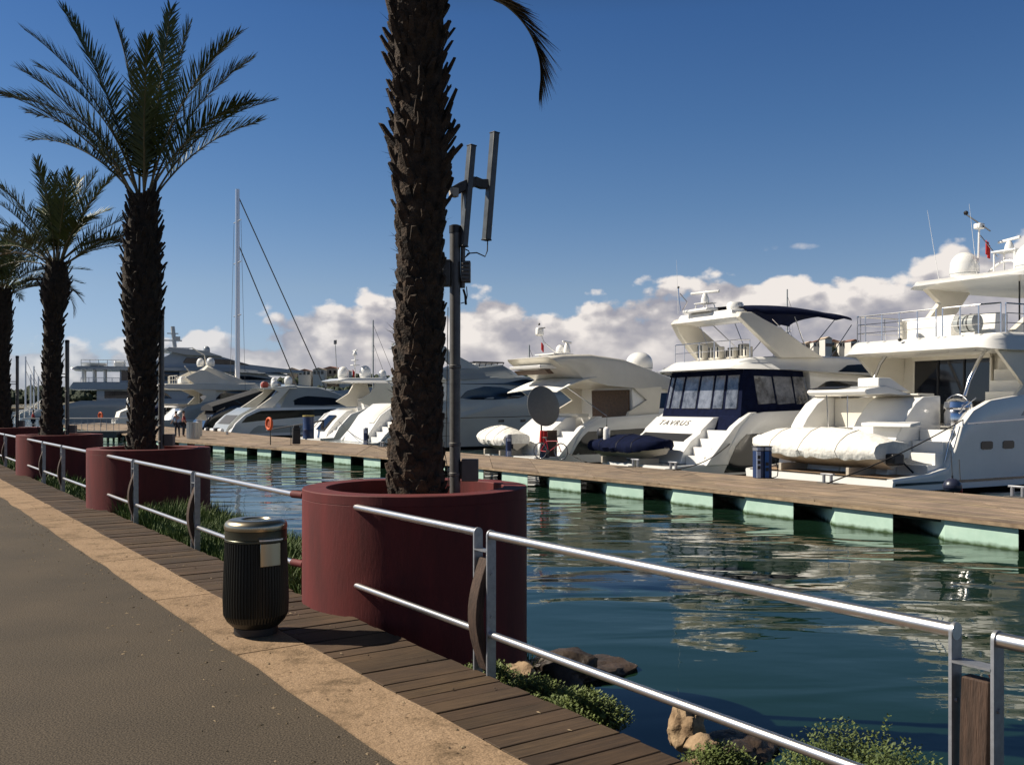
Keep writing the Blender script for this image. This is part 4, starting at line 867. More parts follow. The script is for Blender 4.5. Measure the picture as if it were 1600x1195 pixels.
# bimini on a folding frame
m = M(); rings = []
for k in range(13):
    u = k / 12; x = 3.9 + 5.7 * u; zc = 6.22 + .30 * math.sin(math.pi * min(1, u * .8 + .15)) ; rings.append([(x, 1.75 * math.cos(a), zc + .24 * math.sin(a) - .30 * (1 - math.sin(a)) * (.7 if 1 < k < 11 else .2)) for a in [math.pi * j / 12 for j in range(13)]])
vs = [p for r_ in rings for p in r_]; nn = 13; vs2 = [(x, y, z - .03) for x, y, z in vs]; N2 = len(vs)
m.add(vs + vs2, [(i * nn + j, i * nn + j + 1, (i + 1) * nn + j + 1, (i + 1) * nn + j) for i in range(12) for j in range(12)] + [(N2 + i * nn + j, N2 + (i + 1) * nn + j, N2 + (i + 1) * nn + j + 1, N2 + i * nn + j + 1) for i in range(12) for j in range(12)])
bim = m.build('bimini', NAVY, B, smooth=50)
for sg in (-1, 1):
    for a, b in (((7.2, 4.65), (5.2, 6.05)), ((7.2, 4.65), (6.4, 6.2)), ((8.4, 4.65), (9.6, 6.0)), ((7.0, 4.65), (8.6, 6.15)), ((5.0, 4.9), (4.5, 6.0))):
        m = M(); m.tube([(a[0], sg * 1.7, a[1]), (b[0], sg * 1.72, b[1])], .018, 6); m.build('frame_tube', STEEL, bim)
m = M(); m.box((3.3, .3, 6.45), (.6, 1.5, .14)); m.build('radar_plinth', WHITE, B, bevel=.05)
m = M()
for x, y in ((3.1, -.4), (3.1, .4), (3.5, -.4), (3.5, .4)): m.tube([(x, y, 6.4), (x, y * .7, 6.72)], .02, 6)
m.box((3.3, 0, 6.72), (.55, .7, .03)); m.build('radar_frame', WHITE, B); radar(B, (3.3, 0, 6.73), 1.35, -75, .32)
m = M(); m.lathe([(.30, 0), (.33, .05), (.33, .20), (.28, .28), (.02, .31)], (4.0, -.95, 6.42), 20); m.build('gps_dome', WHITE, B)
m = M(); m.tube([(2.9, 1.0, 6.45), (2.85, 1.05, 6.9), (2.85, 1.1, 7.4)], .02, 6); m.tube([(2.9, .9, 6.5), (2.9, .6, 6.8), (2.86, 1.02, 7.2)], .02, 6); m.build('light_mast', STEEL, B)
m = M(); m.ball((2.85, 1.1, 7.45), .05, 8); m.build('mast_light', BLACK, B); whip(B, (3.0, 1.3, 6.4), (3.0, 1.4, 8.6), .009)

# ---- yacht C: cream yacht with a white awning, dish, rib on its platform
FC = Vector((.85, .53)).normalized(); OC = (-.13, 43.0)
C_ = boat('motor_yacht', 'cream sports yacht with a white awning and brown saloon doors, third from the right', 'motor yacht', OC, FC, 'white motor yachts moored at the pontoon')
hC = hull(C_, [(0, 2.2, .46, 2.15, .42), (1.1, 2.35, .48, 2.3, .44), (1.7, 2.42, .56, 2.3, .46), (2.1, 2.44, 1.30, 2.32, .5), (2.5, 2.45, 1.76, 2.33, 1.3), (3.25, 2.46, 2.12, 2.34, 1.4), (6.3, 2.48, 2.28, 2.34, 1.4), (10, 2.4, 2.4, 2.2, 2.3), (13, 1.9, 2.6, 1.5, 2.55), (15.5, 1.0, 2.8, .5, 2.75), (17, .15, 2.9, .05, 2.85)], [WHITE, BOOT])
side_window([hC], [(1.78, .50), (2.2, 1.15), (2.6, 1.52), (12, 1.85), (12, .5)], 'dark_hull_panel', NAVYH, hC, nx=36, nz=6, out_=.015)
slab(C_, 'transom', [(1.0, .45), (1.2, .9), (1.9, 1.6), (2.6, 2.1), (3.2, 2.18), (3.2, .45)], -.75, 2.0, WHITE)
for sg in (-1, 1): slab(C_, 'stern_wing', [(1.1, .45), (1.5, .9), (2.3, 1.7), (3.2, 2.2), (3.5, 2.2), (3.0, 1.5), (2.2, .5)], sg * 2.05, sg * 2.38, WHITE)
stairs(C_, 1.3, .45, 2.6, 1.5, 4, -2.0, -.8)
slab(C_, 'seat_back', [(3.0, 2.15), (2.9, 2.25), (3.0, 2.32), (3.6, 2.3), (3.6, 2.15)], -1.2, 1.9, CREAM)
cabC = body(C_, [(5.6, 5.5, 1.4, 3.5, 2.1, 2.0), (7.5, 7.3, 2.2, 3.6, 2.2, 1.9), (10.5, 9.6, 2.3, 3.4, 2.0, 1.5), (12.8, 11.2, 2.45, 3.1, 1.3, .8)], WHITE, 'saloon')
slab(C_, 'saloon_door', [(5.44, 1.45), (5.36, 3.42), (5.46, 3.42), (5.52, 1.45)], -1.85, .95, BROWN, bevel=0)
slab(C_, 'door_frame', [(5.43, 1.45), (5.43, 3.42), (5.5, 3.42), (5.5, 1.45)], -.05, .05, BLACK, bevel=0)
for sg, ox in ((-1, 1.3), (1, 0)): slab(C_, 'wing_bulkhead', [(4.2 + ox, 3.5), (5.0 + ox, 2.95), (3.9 + ox, 2.4), (3.8 + ox, 2.2), (5.7 + ox, 2.2), (5.9 + ox, 3.6)], sg * 2.02, sg * 2.16, CREAM, bevel=.02)
side_window([cabC], [(6.0, 2.78), (7.2, 3.28), (8.6, 3.32), (10.8, 2.9), (9.6, 2.56), (6.8, 2.55)], 'window', GLASS, cabC, nx=20)
flyC = body(C_, [(2.3, .95, 4.02, 4.85, 1.7, 1.9), (2.7, 1.6, 3.9, 4.95, 1.95, 2.05), (4.0, 3.2, 3.6, 5.02, 2.12, 2.0), (5.5, 5.2, 3.5, 4.85, 2.2, 1.9), (7.8, 7.2, 3.45, 4.35, 2.15, 1.7), (10.2, 9.4, 3.35, 3.85, 1.9, 1.3), (11.8, 11.2, 3.2, 3.4, 1.3, .9)], CREAM, 'flybridge_fairing', rr_=.25)
slab(C_, 'fairing_step', [(.85, 4.35), (.80, 4.5), (1.9, 4.55), (1.9, 4.35)], -1.3, 1.3, WHITE)
slab(C_, 'fairing_opening', [(1.30, 4.10), (1.05, 4.30), (1.35, 4.33), (1.6, 4.12)], -1.3, 1.3, BROWN, bevel=.01)
m = M(); rings = []
for k in range(7):
    u = k / 6; rings.append([(1.2 + 2.2 * u, y, 3.42 + .66 * math.sin(u * 1.5) - .10 * (y / 2) ** 2 + dz) for y, dz in ((-2.1, 0), (-1, .03), (0, .04), (1, .03), (2.1, 0), (2.1, -.04), (0, -.0), (-2.1, -.04))])
m.loft(rings); m.build('awning', COVER, C_, smooth=60)
bar(C_, 'awning_pole', [(1.75, -2.05, 3.5), (3.9, -2.2, 2.2)], .018); bar(C_, 'awning_pole', [(1.75, 2.05, 3.5), (3.9, 2.2, 2.2)], .018)
m = M(); m.box((2.6, .2, 5.08), (1.1, 1.6, .05)); [m.tube([(x, y, 4.9), (x, y, 5.08)], .03, 6) for x in (2.2, 3.0) for y in (-.4, .8)]; m.build('mast_base', WHITE, C_)
bar(C_, 'mast', [(2.9, .3, 5.1), (2.5, .9, 5.7), (2.3, 1.0, 6.3)], .03, WHITE); m = M(); m.box((2.35, 1.05, 6.2), (.35, .3, .4)); m.build('horn_box', WHITE, C_, bevel=.08)
m = M(); m.tube([(2.3, .9, 6.35), (2.3, .5, 6.35)], .025, 6); m.ball((2.3, 1.0, 6.55), .06, 8); m.build('anemometer', BLACK, C_)
radar(C_, (3.0, -.3, 5.15), .9, 30, .4); dome(C_, (3.0, .2, 5.12), .24, .45); flag(C_, (2.4, .95, 5.7), 'ensign', (.3, .35))
dome(C_, (7.6, .0, 4.35), .66, 1.0)

# ---- yacht D: big pale yacht behind the near palm trunk, hull in shade
FD = Vector((.84, .54)).normalized(); OD = (-10.3, 57.5)
D = boat('motor_yacht', 'big pale grey yacht with a long oval window, behind the near palm trunk', 'motor yacht', OD, FD, 'white motor yachts moored at the pontoon')
hD = hull(D, [(0, 2.9, .45, 2.85, .42), (1.0, 3.0, .5, 2.9, .44), (1.4, 3.0, .75, 2.9, .5), (2.4, 3.0, 1.7, 2.9, 1.2), (3.6, 3.02, 2.6, 2.92, 1.6), (6, 3.05, 3.0, 2.92, 1.7), (10, 3.05, 3.3, 2.92, 3.2), (16, 2.8, 3.5, 2.5, 3.4), (21, 1.8, 3.8, 1.2, 3.7), (24.5, .2, 4.1, .05, 4.0)], [GREYW, BOOT])
side_window([hD], [(3, 1.85), (18, 2.05), (18, 2.1), (3, 1.9)], 'rubbing_strake', NAVYH, hD, nx=40, nz=1)
for x0 in (9.3, 11.0): side_window([hD], [(x0, 1.62), (x0 + .42, 1.64), (x0 + .42, 1.80), (x0, 1.78)], 'porthole', GLASS, hD, nx=4)
cabD = body(D, [(5.6, 5.6, 1.7, 4.3, 3.06, 2.9), (9, 9, 2.6, 4.5, 3.07, 2.85), (14, 13.2, 3.0, 4.6, 2.85, 2.4), (18, 15.6, 3.5, 4.2, 1.9, 1.4), (20, 17, 3.6, 3.9, 1.1, .7)], GREYW, 'saloon')
side_window([hD, cabD], [(6.5, 3.15), (7.0, 3.6), (8.3, 3.90), (9.6, 3.86), (11.0, 3.6), (11.6, 3.38), (10.8, 3.16), (9.0, 3.06), (7.4, 3.06)], 'window', GLASS, cabD, nx=26)
side_window([cabD], [(5.8, 4.02), (9.9, 4.12), (11.6, 4.42), (12.8, 4.25), (14.4, 3.72), (12.5, 3.82), (10.2, 4.02)], 'window', GLASS, cabD, nx=26)
flyD = body(D, [(4.0, 4.2, 4.32, 4.46, 2.6, 2.4), (4.4, 4.6, 4.26, 4.85, 2.9, 2.6), (7, 7, 4.3, 5.0, 3.0, 2.6), (10.5, 10.2, 4.45, 5.35, 2.75, 2.1), (12.4, 11.4, 4.4, 4.9, 2.3, 1.6), (15, 13.4, 4.15, 4.4, 1.7, 1.0)], GREYW, 'flybridge', rr_=.2)
for sg in (-1, 1): slab(D, 'radar_arch', [(5.2, 4.8), (8.4, 5.0), (7.6, 5.4), (5.4, 6.4), (4.3, 6.75), (4.4, 6.5), (5.4, 5.9), (6.2, 5.2)], sg * 2.15, sg * 2.42, GREYW, lean=.12, zref=5)
body(D, [(3.9, 4.1, 6.35, 6.5, 1.9, 1.7), (4.3, 4.4, 6.35, 6.75, 2.1, 1.8), (6.3, 6.1, 6.1, 6.4, 2.15, 1.9)], GREYW, 'arch_top')
m = M()
for k in range(6): m.tube([(8.2 + .5 * k, -1.7 + .1 * k, 5.15 + .03 * k), (8.6 + .45 * k, -1.2, 5.5), (8.6 + .45 * k, 1.2, 5.5)], .03, 6)
m.tube([(8.3, -1.5, 5.5), (10.8, -1.2, 5.52)], .035, 6); m.build('folded_bimini_frame', BLACK, D)
slab(D, 'console', [(8.6, 5.1), (8.8, 5.42), (10.4, 5.40), (10.8, 5.2)], -1.0, 1.0, WHITE)
slab(D, 'transom', [(1.0, .45), (1.2, 1.0), (2.0, 2.1), (3.0, 2.8), (3.6, 2.85), (3.6, .45)], -1.2, 2.2, WHITE)
slab(D, 'hatch_cushion', [(1.6, 1.62), (2.0, 2.14), (2.9, 2.78), (2.95, 2.72), (2.1, 2.0)], -1.0, -.2, CREAM)
for sg in (-1, 1): slab(D, 'stern_wing', [(1.0, .45), (1.4, .9), (2.4, 1.9), (3.6, 2.8), (3.9, 2.8), (3.0, 1.7), (2.2, .5)], sg * 2.62, sg * 2.98, WHITE)
stairs(D, 1.3, .5, 3.0, 2.0, 5, -2.6, -1.25)
slab(D, 'cockpit_table', [(4.2, 2.8), (4.2, 3.0), (5.2, 3.0), (5.2, 2.8)], -1.5, 1.0, BROWN)

# ---- yacht E: hardtop with two white domes
FE = Vector((.82, .57)).normalized(); OE = (-14.2, 66.0)
GRP = 'white motor yachts moored at the pontoon'
E_ = boat('motor_yacht', 'yacht left of the near palm trunk, two white domes and a radar on its hardtop', 'motor yacht', OE, FE, GRP)
hE = hull(E_, [(0, 2.1, .45, 2.05, .42), (.9, 2.3, .5, 2.2, .44), (1.3, 2.3, 1.2, 2.2, .8), (2.2, 2.32, 2.1, 2.22, 1.3), (3.4, 2.35, 2.5, 2.25, 1.4), (6, 2.35, 2.55, 2.2, 1.4), (10, 2.1, 2.7, 1.9, 2.6), (13, 1.2, 2.9, .8, 2.8), (15, .15, 3.0, .05, 2.9)], [WHITE, BOOT])
slab(E_, 'transom', [(.9, .45), (1.1, .9), (1.7, 1.6), (2.5, 2.3), (3.0, 2.4), (3.0, .45)], -.9, 1.9, WHITE)
slab(E_, 'dark_hatch', [(.98, 1.0), (1.6, 1.68), (2.0, 2.02), (2.06, 1.95), (1.7, 1.5), (1.1, .95)], -.2, 1.0, GLASS, bevel=0)
stairs(E_, 1.1, .45, 2.4, 1.5, 4, -1.9, -.95)
cabE = body(E_, [(4.6, 4.6, 1.4, 3.2, 1.95, 1.85), (7, 6.8, 2.3, 3.5, 2.0, 1.7), (10.5, 9.4, 2.5, 3.2, 1.6, 1.1), (12, 10.8, 2.6, 2.9, 1.0, .6)], WHITE, 'saloon')
side_window([cabE], [(5.0, 2.7), (5.6, 3.05), (8.0, 3.15), (10.2, 2.8), (8, 2.62)], 'window', GLASS, cabE, nx=18)
body(E_, [(1.9, 1.5, 4.34, 4.42, 1.6, 1.4), (2.4, 2.3, 4.28, 4.62, 1.9, 1.6), (5.5, 5.5, 4.3, 4.7, 1.9, 1.6), (8.0, 7.6, 4.1, 4.3, 1.5, 1.2)], WHITE, 'hardtop')
for sg in (-1, 1): slab(E_, 'hardtop_leg', [(2.9, 3.0), (3.8, 2.6), (6.0, 2.6), (5.4, 4.3), (4.3, 4.3), (3.9, 3.6)], sg * 1.75, sg * 1.9, CREAM, bevel=.02)
dome(E_, (2.9, .55, 4.62), .40, .88); dome(E_, (4.2, -.35, 4.66), .42, .90); dome(E_, (5.2, -1.1, 4.66), .28, .6)
bar(E_, 'mast', [(3.6, .1, 4.6), (3.6, .1, 6.3)], .05, WHITE, 8); radar(E_, (3.6, .1, 6.3), 1.5, 75, .25)
m = M(); m.box((3.6, .1, 5.6), (.5, .5, .06)); m.box((3.6, .1, 5.95), (.3, .6, .06)); m.build('mast_platform', WHITE, E_)
bar(E_, 'light_mast', [(3.0, 1.2, 4.6), (2.8, 1.5, 5.6), (2.75, 1.6, 7.2)], .03, GREYW); m = M(); m.box((2.75, 1.6, 7.3), (.1, .35, .3)); m.build('anemometer', BLACK, E_, bevel=.02)
flag(E_, (3.4, .05, 5.3), 'ensign', (.4, .5))
slab(E_, 'passerelle', [(-2.6, .95), (-2.6, 1.02), (1.9, 1.72), (1.9, 1.62)], .9, 1.25, POLE, bevel=.01)
# ---- yacht F: low coupe with swept roof
FF = Vector((.8, .6)).normalized(); OF = (-24.3, 81.0)
F_ = boat('motor_yacht', 'low sports coupe yacht with a long swept pale roof and black side glass', 'motor yacht', OF, FF, GRP)
hF = hull(F_, [(-1.5, 2.2, .45, 2.15, .42), (-.6, 2.35, .5, 2.2, .44), (-.2, 2.38, 1.2, 2.2, .8), (.6, 2.4, 1.9, 2.22, 1.2), (1.8, 2.45, 2.5, 2.25, 1.4), (5, 2.45, 2.55, 2.25, 1.5), (10, 2.3, 2.6, 2.0, 2.5), (14, 1.5, 2.75, 1.0, 2.7), (17, .15, 2.8, .05, 2.75)], [WHITE, BOOT])
side_window([hF], [(.3, 1.25), (.7, 1.72), (1.9, 2.25), (9, 2.4), (13, 2.4), (9, 1.9), (3, 1.5)], 'hull_glass', GLASS, hF, nx=30)
side_window([hF], [(1.0, .35), (13, .45), (13, 1.0), (1.6, 1.0)], 'dark_hull_panel', GREYW, hF, nx=30)
slab(F_, 'transom', [(-.7, .45), (-.4, 1.0), (.5, 1.9), (1.6, 2.5), (2.4, 2.55), (2.4, .45)], -1.3, 2.1, GREYW)
slab(F_, 'engine_vent', [(-.3, 1.15), (.45, 1.88), (.5, 1.80), (-.2, 1.05)], -1.1, 1.6, BLACK, bevel=0)
cabF = body(F_, [(3.8, 5.0, 2.4, 4.15, 2.05, 1.5), (5.5, 5.6, 2.4, 4.42, 2.15, 1.6), (8, 7.6, 2.45, 4.35, 2.1, 1.6), (11, 9.4, 2.5, 3.95, 1.8, 1.3), (13.5, 11.5, 2.6, 3.1, 1.2, .9)], GREYW, 'coupe_roof', rr_=.3)
side_window([cabF], [(4.6, 2.75), (5.4, 3.3), (6.4, 3.55), (9.0, 3.4), (11.2, 2.9), (8, 2.7)], 'window', GLASS, cabF, nx=20)
body(F_, [(2.7, 2.6, 4.08, 4.2, 1.5, 1.4), (5.6, 5.6, 4.2, 4.46, 1.65, 1.5)], GREYW, 'roof_overhang')
for sg in (-1, 1): slab(F_, 'radar_arch', [(1.8, 2.5), (3.2, 2.5), (4.9, 4.2), (3.2, 4.2), (3.9, 3.9)], sg * 1.75, sg * 1.95, CREAM, lean=.12, zref=2.5)
dome(F_, (3.4, .5, 4.2), .30, .62); m = M(); m.tube([(3.3, -.15, 4.5), (3.3, .25, 4.5)], .30, 16); m.build('lifebuoy_case', mat('rust_red', (.25, .03, .02), .6), F_); dome(F_, (3.9, -.65, 4.3), .30, .62)
m = M(); m.tube([(-1.2, -2.0, .62), (-1.2, 2.0, .62)], .16, 12); o_ = m.build('fender_roll', WHITE, F_)
m = M(); m.box((-1.3, 1.0, .62), (.40, .5, .42)); m.box((-1.3, -.9, .62), (.40, .5, .42)); m.build('tender_chock', BLACK, F_, bevel=.04)
# ---- yacht G: dark hulled
FG = Vector((.845, .535)).normalized(); OG = (-31.2, 93.0)
G_ = boat('motor_yacht', 'black hulled sports yacht with a sloping black cockpit cover behind the pontoon bins', 'motor yacht', OG, FG, GRP)
hG = hull(G_, [(-1, 2.4, .5, 2.3, .45), (.3, 2.6, .6, 2.4, .5), (1.2, 2.6, 1.9, 2.4, 1.2), (3, 2.65, 2.7, 2.4, 1.5), (8, 2.6, 2.85, 2.3, 2.7), (14, 2.0, 3.0, 1.5, 2.9), (19, .15, 3.2, .05, 3.1)], [NAVYH, BOOT])
slab(G_, 'transom', [(.2, .45), (.5, 1.2), (1.6, 2.2), (2.4, 2.6), (2.4, .45)], -2.3, 2.3, NAVYH)
m = M(); rings = []
for k in range(9): u = k / 8; x = 1.2 + 7.0 * u; rings.append([(x, y * (1 - .2 * u), z) for y, z in ((-2.3, 2.2 + .6 * u), (-2.0, 2.6 + 2.2 * u), (0, 2.9 + 2.2 * u), (2.0, 2.6 + 2.2 * u), (2.3, 2.2 + .6 * u))])
m.loft(rings); m.build('cockpit_cover', mat('black_canvas', (.008, .008, .010), .7, var=.3, bump=.02, bscale=3), G_, smooth=20)
cabG = body(G_, [(7, 8.2, 2.6, 4.5, 2.2, 1.6), (9, 9.2, 2.6, 4.9, 2.2, 1.6), (12, 11.2, 2.7, 4.5, 2.0, 1.5), (16, 13.6, 2.9, 3.5, 1.3, .9)], GREYW, 'superstructure', rr_=.3)
side_window([cabG], [(9.0, 3.5), (9.8, 4.1), (11.0, 4.05), (11.9, 3.6), (10.5, 3.4)], 'window', GLASS, cabG, nx=14); side_window([cabG], [(8.2, 2.9), (9, 3.2), (13, 3.15), (14, 2.95)], 'window', GLASS, cabG, nx=14)
bar(G_, 'boathook', [(3.4, -2.2, 3.2), (4.6, -2.3, 2.5)], .03, STEEL)
dome(G_, (8.2, .6, 4.9), .32, .7); dome(G_, (9.4, -.3, 4.9), .42, .85)
# ---- yacht H: cream flybridge yacht
OH = (-38.5, 104.0)
H_ = boat('motor_yacht', 'cream flybridge yacht with a wide aft overhang, seen just right of the second palm', 'motor yacht', OH, FG, GRP)
hull(H_, [(-1, 2.8, .6, 2.7, .55), (.8, 2.9, 1.4, 2.8, 1.0), (2, 2.95, 2.6, 2.85, 1.6), (5, 3.0, 3.3, 2.85, 1.8), (12, 2.9, 3.5, 2.6, 3.4), (18, 1.6, 3.9, 1.0, 3.8), (22, .15, 4.2, .05, 4.1)], [GREYW, BOOT])
slab(H_, 'transom', [(.5, .5), (.9, 1.6), (1.8, 2.4), (2.4, 2.4), (2.4, .5)], -2.4, 2.4, WHITE)
cabH = body(H_, [(4.6, 4.6, 1.8, 4.6, 2.5, 2.4), (10, 9.6, 3.3, 4.8, 2.5, 2.2), (15, 13, 3.6, 4.6, 1.9, 1.4)], CREAM, 'saloon')
side_window([cabH], [(5.2, 3.4), (6, 4.3), (10, 4.4), (13, 3.9)], 'window', GLASS, cabH)
slab(H_, 'saloon_door', [(4.5, 2.0), (4.5, 4.2), (4.56, 4.2), (4.56, 2.0)], -1.6, 1.6, GLASS, bevel=0)
body(H_, [(-.4, -.6, 4.62, 4.78, 2.4, 2.3), (.2, 0, 4.5, 5.05, 2.9, 2.7), (6, 6, 4.4, 5.1, 3.0, 2.8), (12, 11.4, 4.5, 5.3, 2.5, 2.0), (15, 13, 4.5, 4.8, 1.6, 1.0)], CREAM, 'flybridge', rr_=.15)
for sg in (-1, 1):
    slab(H_, 'fairing', [(3.0, 5.0), (2.0, 5.8), (3.6, 6.6), (4.2, 6.6), (6.5, 5.5), (9, 5.0)], sg * 2.2, sg * 2.4, CREAM, lean=.05, zref=5); slab(H_, 'wing_support', [(2.6, 4.5), (4.2, 3.7), (3.2, 2.6), (3.6, 2.4), (5.2, 2.6), (5.2, 4.5)], sg * 2.6, sg * 2.75, CREAM)
body(H_, [(3.6, 4.0, 5.8, 6.4, 1.2, 1.0), (4.6, 4.8, 5.4, 7.2, 1.6, 1.1), (7, 6.2, 5.2, 6.6, 1.7, 1.3), (10, 9, 5.1, 5.5, 1.5, 1.1)], CREAM, 'mast_fairing', rr_=.4)
dome(H_, (4.4, .75, 7.1), .42, .95); dome(H_, (5.2, -.4, 7.1), .46, 1.0); bar(H_, 'mast', [(4.9, .2, 7.0), (4.7, .2, 8.4), (3.4, .6, 9.2)], .06, CREAM)
rail(H_, [(1.2, 2.2, 5.05), (.9, 0, 5.05), (1.2, -2.2, 5.05)], .9, 'handrail', 6, .03, 1, CREAM)
m = M(); m.box((2.4, .6, 5.4), (1.0, 1.2, .6)); m.box((2.2, -1.2, 5.5), (1.0, .9, .8)); m.build('seating', WHITE, H_, bevel=.1)
bar(H_, 'davit', [(3.2, -1.9, 5.6), (2.0, -2.1, 7.0)], .06, CREAM)

# ---- two small cruisers moored beyond the second palm
for k, (o, lab, L_) in enumerate((((-44.0, 111.0), 'small white cruiser with dark canvas, left of the second palm trunk', 10), ((-50.5, 120.0), 'small white cruiser with a covered flybridge, beside the superyacht stern', 11))):
    b_ = boat('cabin_cruiser', lab, 'cabin cruiser', o, FG, 'small cruisers at the far end of the pontoon')
    hull(b_, [(0, 1.5, .9, 1.45, .6), (.8, 1.6, 1.4, 1.5, .8), (4, 1.7, 1.7, 1.5, .9), (8, 1.2, 2.0, .8, 1.9), (L_, .1, 2.2, .04, 2.1)], [WHITE, BOOT])
    cb = body(b_, [(2.6, 2.8, .9, 2.6, 1.3, 1.1), (4.5, 4.4, 1.5, 2.9, 1.35, 1.1), (7, 6, 1.7, 2.3, 1.0, .7)], WHITE, 'cabin'); side_window([cb], [(3, 2.0), (3.2, 2.5), (5, 2.6), (5.8, 2.1)], 'window', GLASS, cb)
    slab(b_, 'canvas_cover', [(.4, 1.2), (.6, 1.9), (2.6, 2.7), (3.0, 2.6), (3.0, 1.3)], -1.4, 1.4, NAVY if k == 0 else COVER)
    bar(b_, 'radar_hoop', [(1.6, 1.2, 1.6), (1.9, 1.1, 3.2), (1.9, -1.1, 3.2), (1.6, -1.2, 1.6)], .06, WHITE); dome(b_, (1.9, .3, 3.2), .28, .55); dome(b_, (1.9, -.5, 3.2), .28, .55)
    rail(b_, [(4, -1.6, 1.7), (8, -1.1, 2.0), (L_ - .2, 0, 2.2)], .6, 'handrail', 5, .02, 1)

# ---- superyacht behind everything on the left
FS = Vector((.93, .37)).normalized(); OS = (-64.5, 135.0)
S_ = boat('superyacht', 'huge blue grey superyacht lying behind the smaller boats on the left', 'superyacht', OS, FS); S_.scale = (1, 1, .87)
SH = mat('superyacht_hull', (.34, .365, .39), .25, coat=.4)
hull(S_, [(-2, 4.2, 1.0, 4.0, .9), (0, 4.4, 3.0, 4.2, 2.6), (3, 4.6, 3.9, 4.4, 3.4), (15, 4.8, 4.0, 4.6, 3.8), (28, 4.6, 4.5, 4.2, 4.3), (38, 3.0, 5.6, 2.2, 5.4), (46, .3, 6.6, .1, 6.5)], [SH, BOOT])
lo = body(S_, [(5, 5, 3.4, 5.8, 3.8, 3.8), (28, 27, 4.0, 6.2, 3.8, 3.6), (34, 31, 4.6, 6.2, 2.8, 2.2)], SH, 'main_deck_house')
side_window([lo], [(6, 4.3), (6, 5.5), (14, 5.5), (15, 4.3)], 'window', GLASS, lo); side_window([lo], [(17, 4.4), (18, 5.6), (26, 5.8), (30, 4.9)], 'window', GLASS, lo)
body(S_, [(1.6, 1.4, 5.75, 6.0, 4.0, 3.9), (2.2, 2.0, 5.7, 6.9, 4.4, 4.3), (24, 24, 5.8, 7.2, 4.4, 4.0), (34, 32, 5.9, 7.0, 3.2, 2.6), (39, 37, 5.9, 6.3, 2.0, 1.4)], SH, 'upper_deck')
md = body(S_, [(8, 8, 6.8, 9.0, 3.4, 3.4), (24, 23, 7.0, 9.0, 3.5, 3.2), (31, 28, 6.9, 8.8, 2.6, 2.0)], SH, 'upper_deck_house')
side_window([md], [(8.2, 7.2), (8.2, 8.8), (16, 8.8), (16, 7.2)], 'window', GLASS, md); side_window([md], [(17, 7.4), (18, 8.4), (26, 8.2), (29.5, 7.6)], 'window', GLASS, md)
body(S_, [(1.9, 1.7, 8.95, 9.1, 3.6, 3.5), (2.6, 2.5, 8.9, 9.5, 4.0, 3.9), (22, 22, 8.9, 9.6, 4.0, 3.6), (32, 30, 8.4, 9.0, 2.6, 2.0)], SH, 'sun_deck')
for x in (3.2, 4.6, 6.0):
    for y in (-3.3, 3.3): bar(S_, 'deck_column', [(x, y, 6.8), (x, y, 8.95)], .16, WHITE)
rail(S_, [(3, -3.8, 9.5), (12, -3.7, 9.5)], 1.0, 'handrail', 8, .05, 1, WHITE); rail(S_, [(3, -4.1, 6.9), (8, -4.1, 6.9)], .7, 'handrail', 5, .05, 1, WHITE)
for x in (8.0, 10.6): m = M(); m.box((x, -2.6, 9.9), (1.6, 1.2, .9)); m.build('sun_lounge', WHITE, S_, bevel=.2)
m = M(); m.lathe([(.3, 0), (1.6, .1), (1.8, .5), (1.0, .6)], (4.6, -2.0, 9.5), 18); m.build('spa_pool', WHITE, S_)
slab(S_, 'bridge_fairing', [(11, 9.5), (15.5, 12.2), (18, 12.7), (21, 11.8), (26, 10.2), (34, 9.2), (34, 8.9), (11, 8.9)], -2.6, 2.6, SH, lean=.15, zref=9)
for sg in (-1, 1): slab(S_, 'fairing_wing', [(9.5, 12.0), (15, 12.9), (18, 12.9), (16, 12.2)], sg * 2.0, sg * 2.6, WHITE)
slab(S_, 'bridge_lip', [(14, 12.3), (14.6, 12.9), (19.5, 12.4), (22, 11.5), (17, 11.6)], -3.0, 3.0, SH)
slab(S_, 'bridge_glass', [(16.5, 10.3), (17, 11.2), (23, 11.0), (26.0, 10.1)], -2.56, 2.56, GLASS)
bar(S_, 'mast', [(15.6, 0, 12), (15.2, 0, 16.6)], .3, SH); m = M(); m.box((15.2, 0, 14.2), (2.6, .4, .2)); m.box((15.2, 0, 15.4), (1.6, .4, .15)); m.box((15.9, 0, 14.6), (.7, .5, .6)); m.build('radar_array', SH, S_)
dome(S_, (20, 0, 12.2), .5, 1.2, SH); dome(S_, (13.0, -1, 11.2), .8, 1.6, WHITE)
for y in (-2.4, 2.4): bar(S_, 'whip_antenna', [(24, y, 9.6), (24, y, 12)], .05, WHITE)
g_ = thing('boarding_gangway', 'long white boarding gangway rising to the superyacht at the far left', 'gangway', (-52.6, 100.0, -.55), math.atan2(3, 8.0))
m = M(); m.prism([(0, 0), (0, .25), (4.4, 3.0), (4.4, 2.75)], -.5, .5); m.build('walkway', WHITE, g_)
for y in (-.5, .5): m = M(); m.tube([(0, y, 1.1), (4.4, y, 3.9)], .06, 8); [m.tube([(k * .48, y, .2 + k * .305), (k * .48, y, 1.1 + k * .31)], .03, 6) for k in range(10)]; m.build('handrail', WHITE, g_)

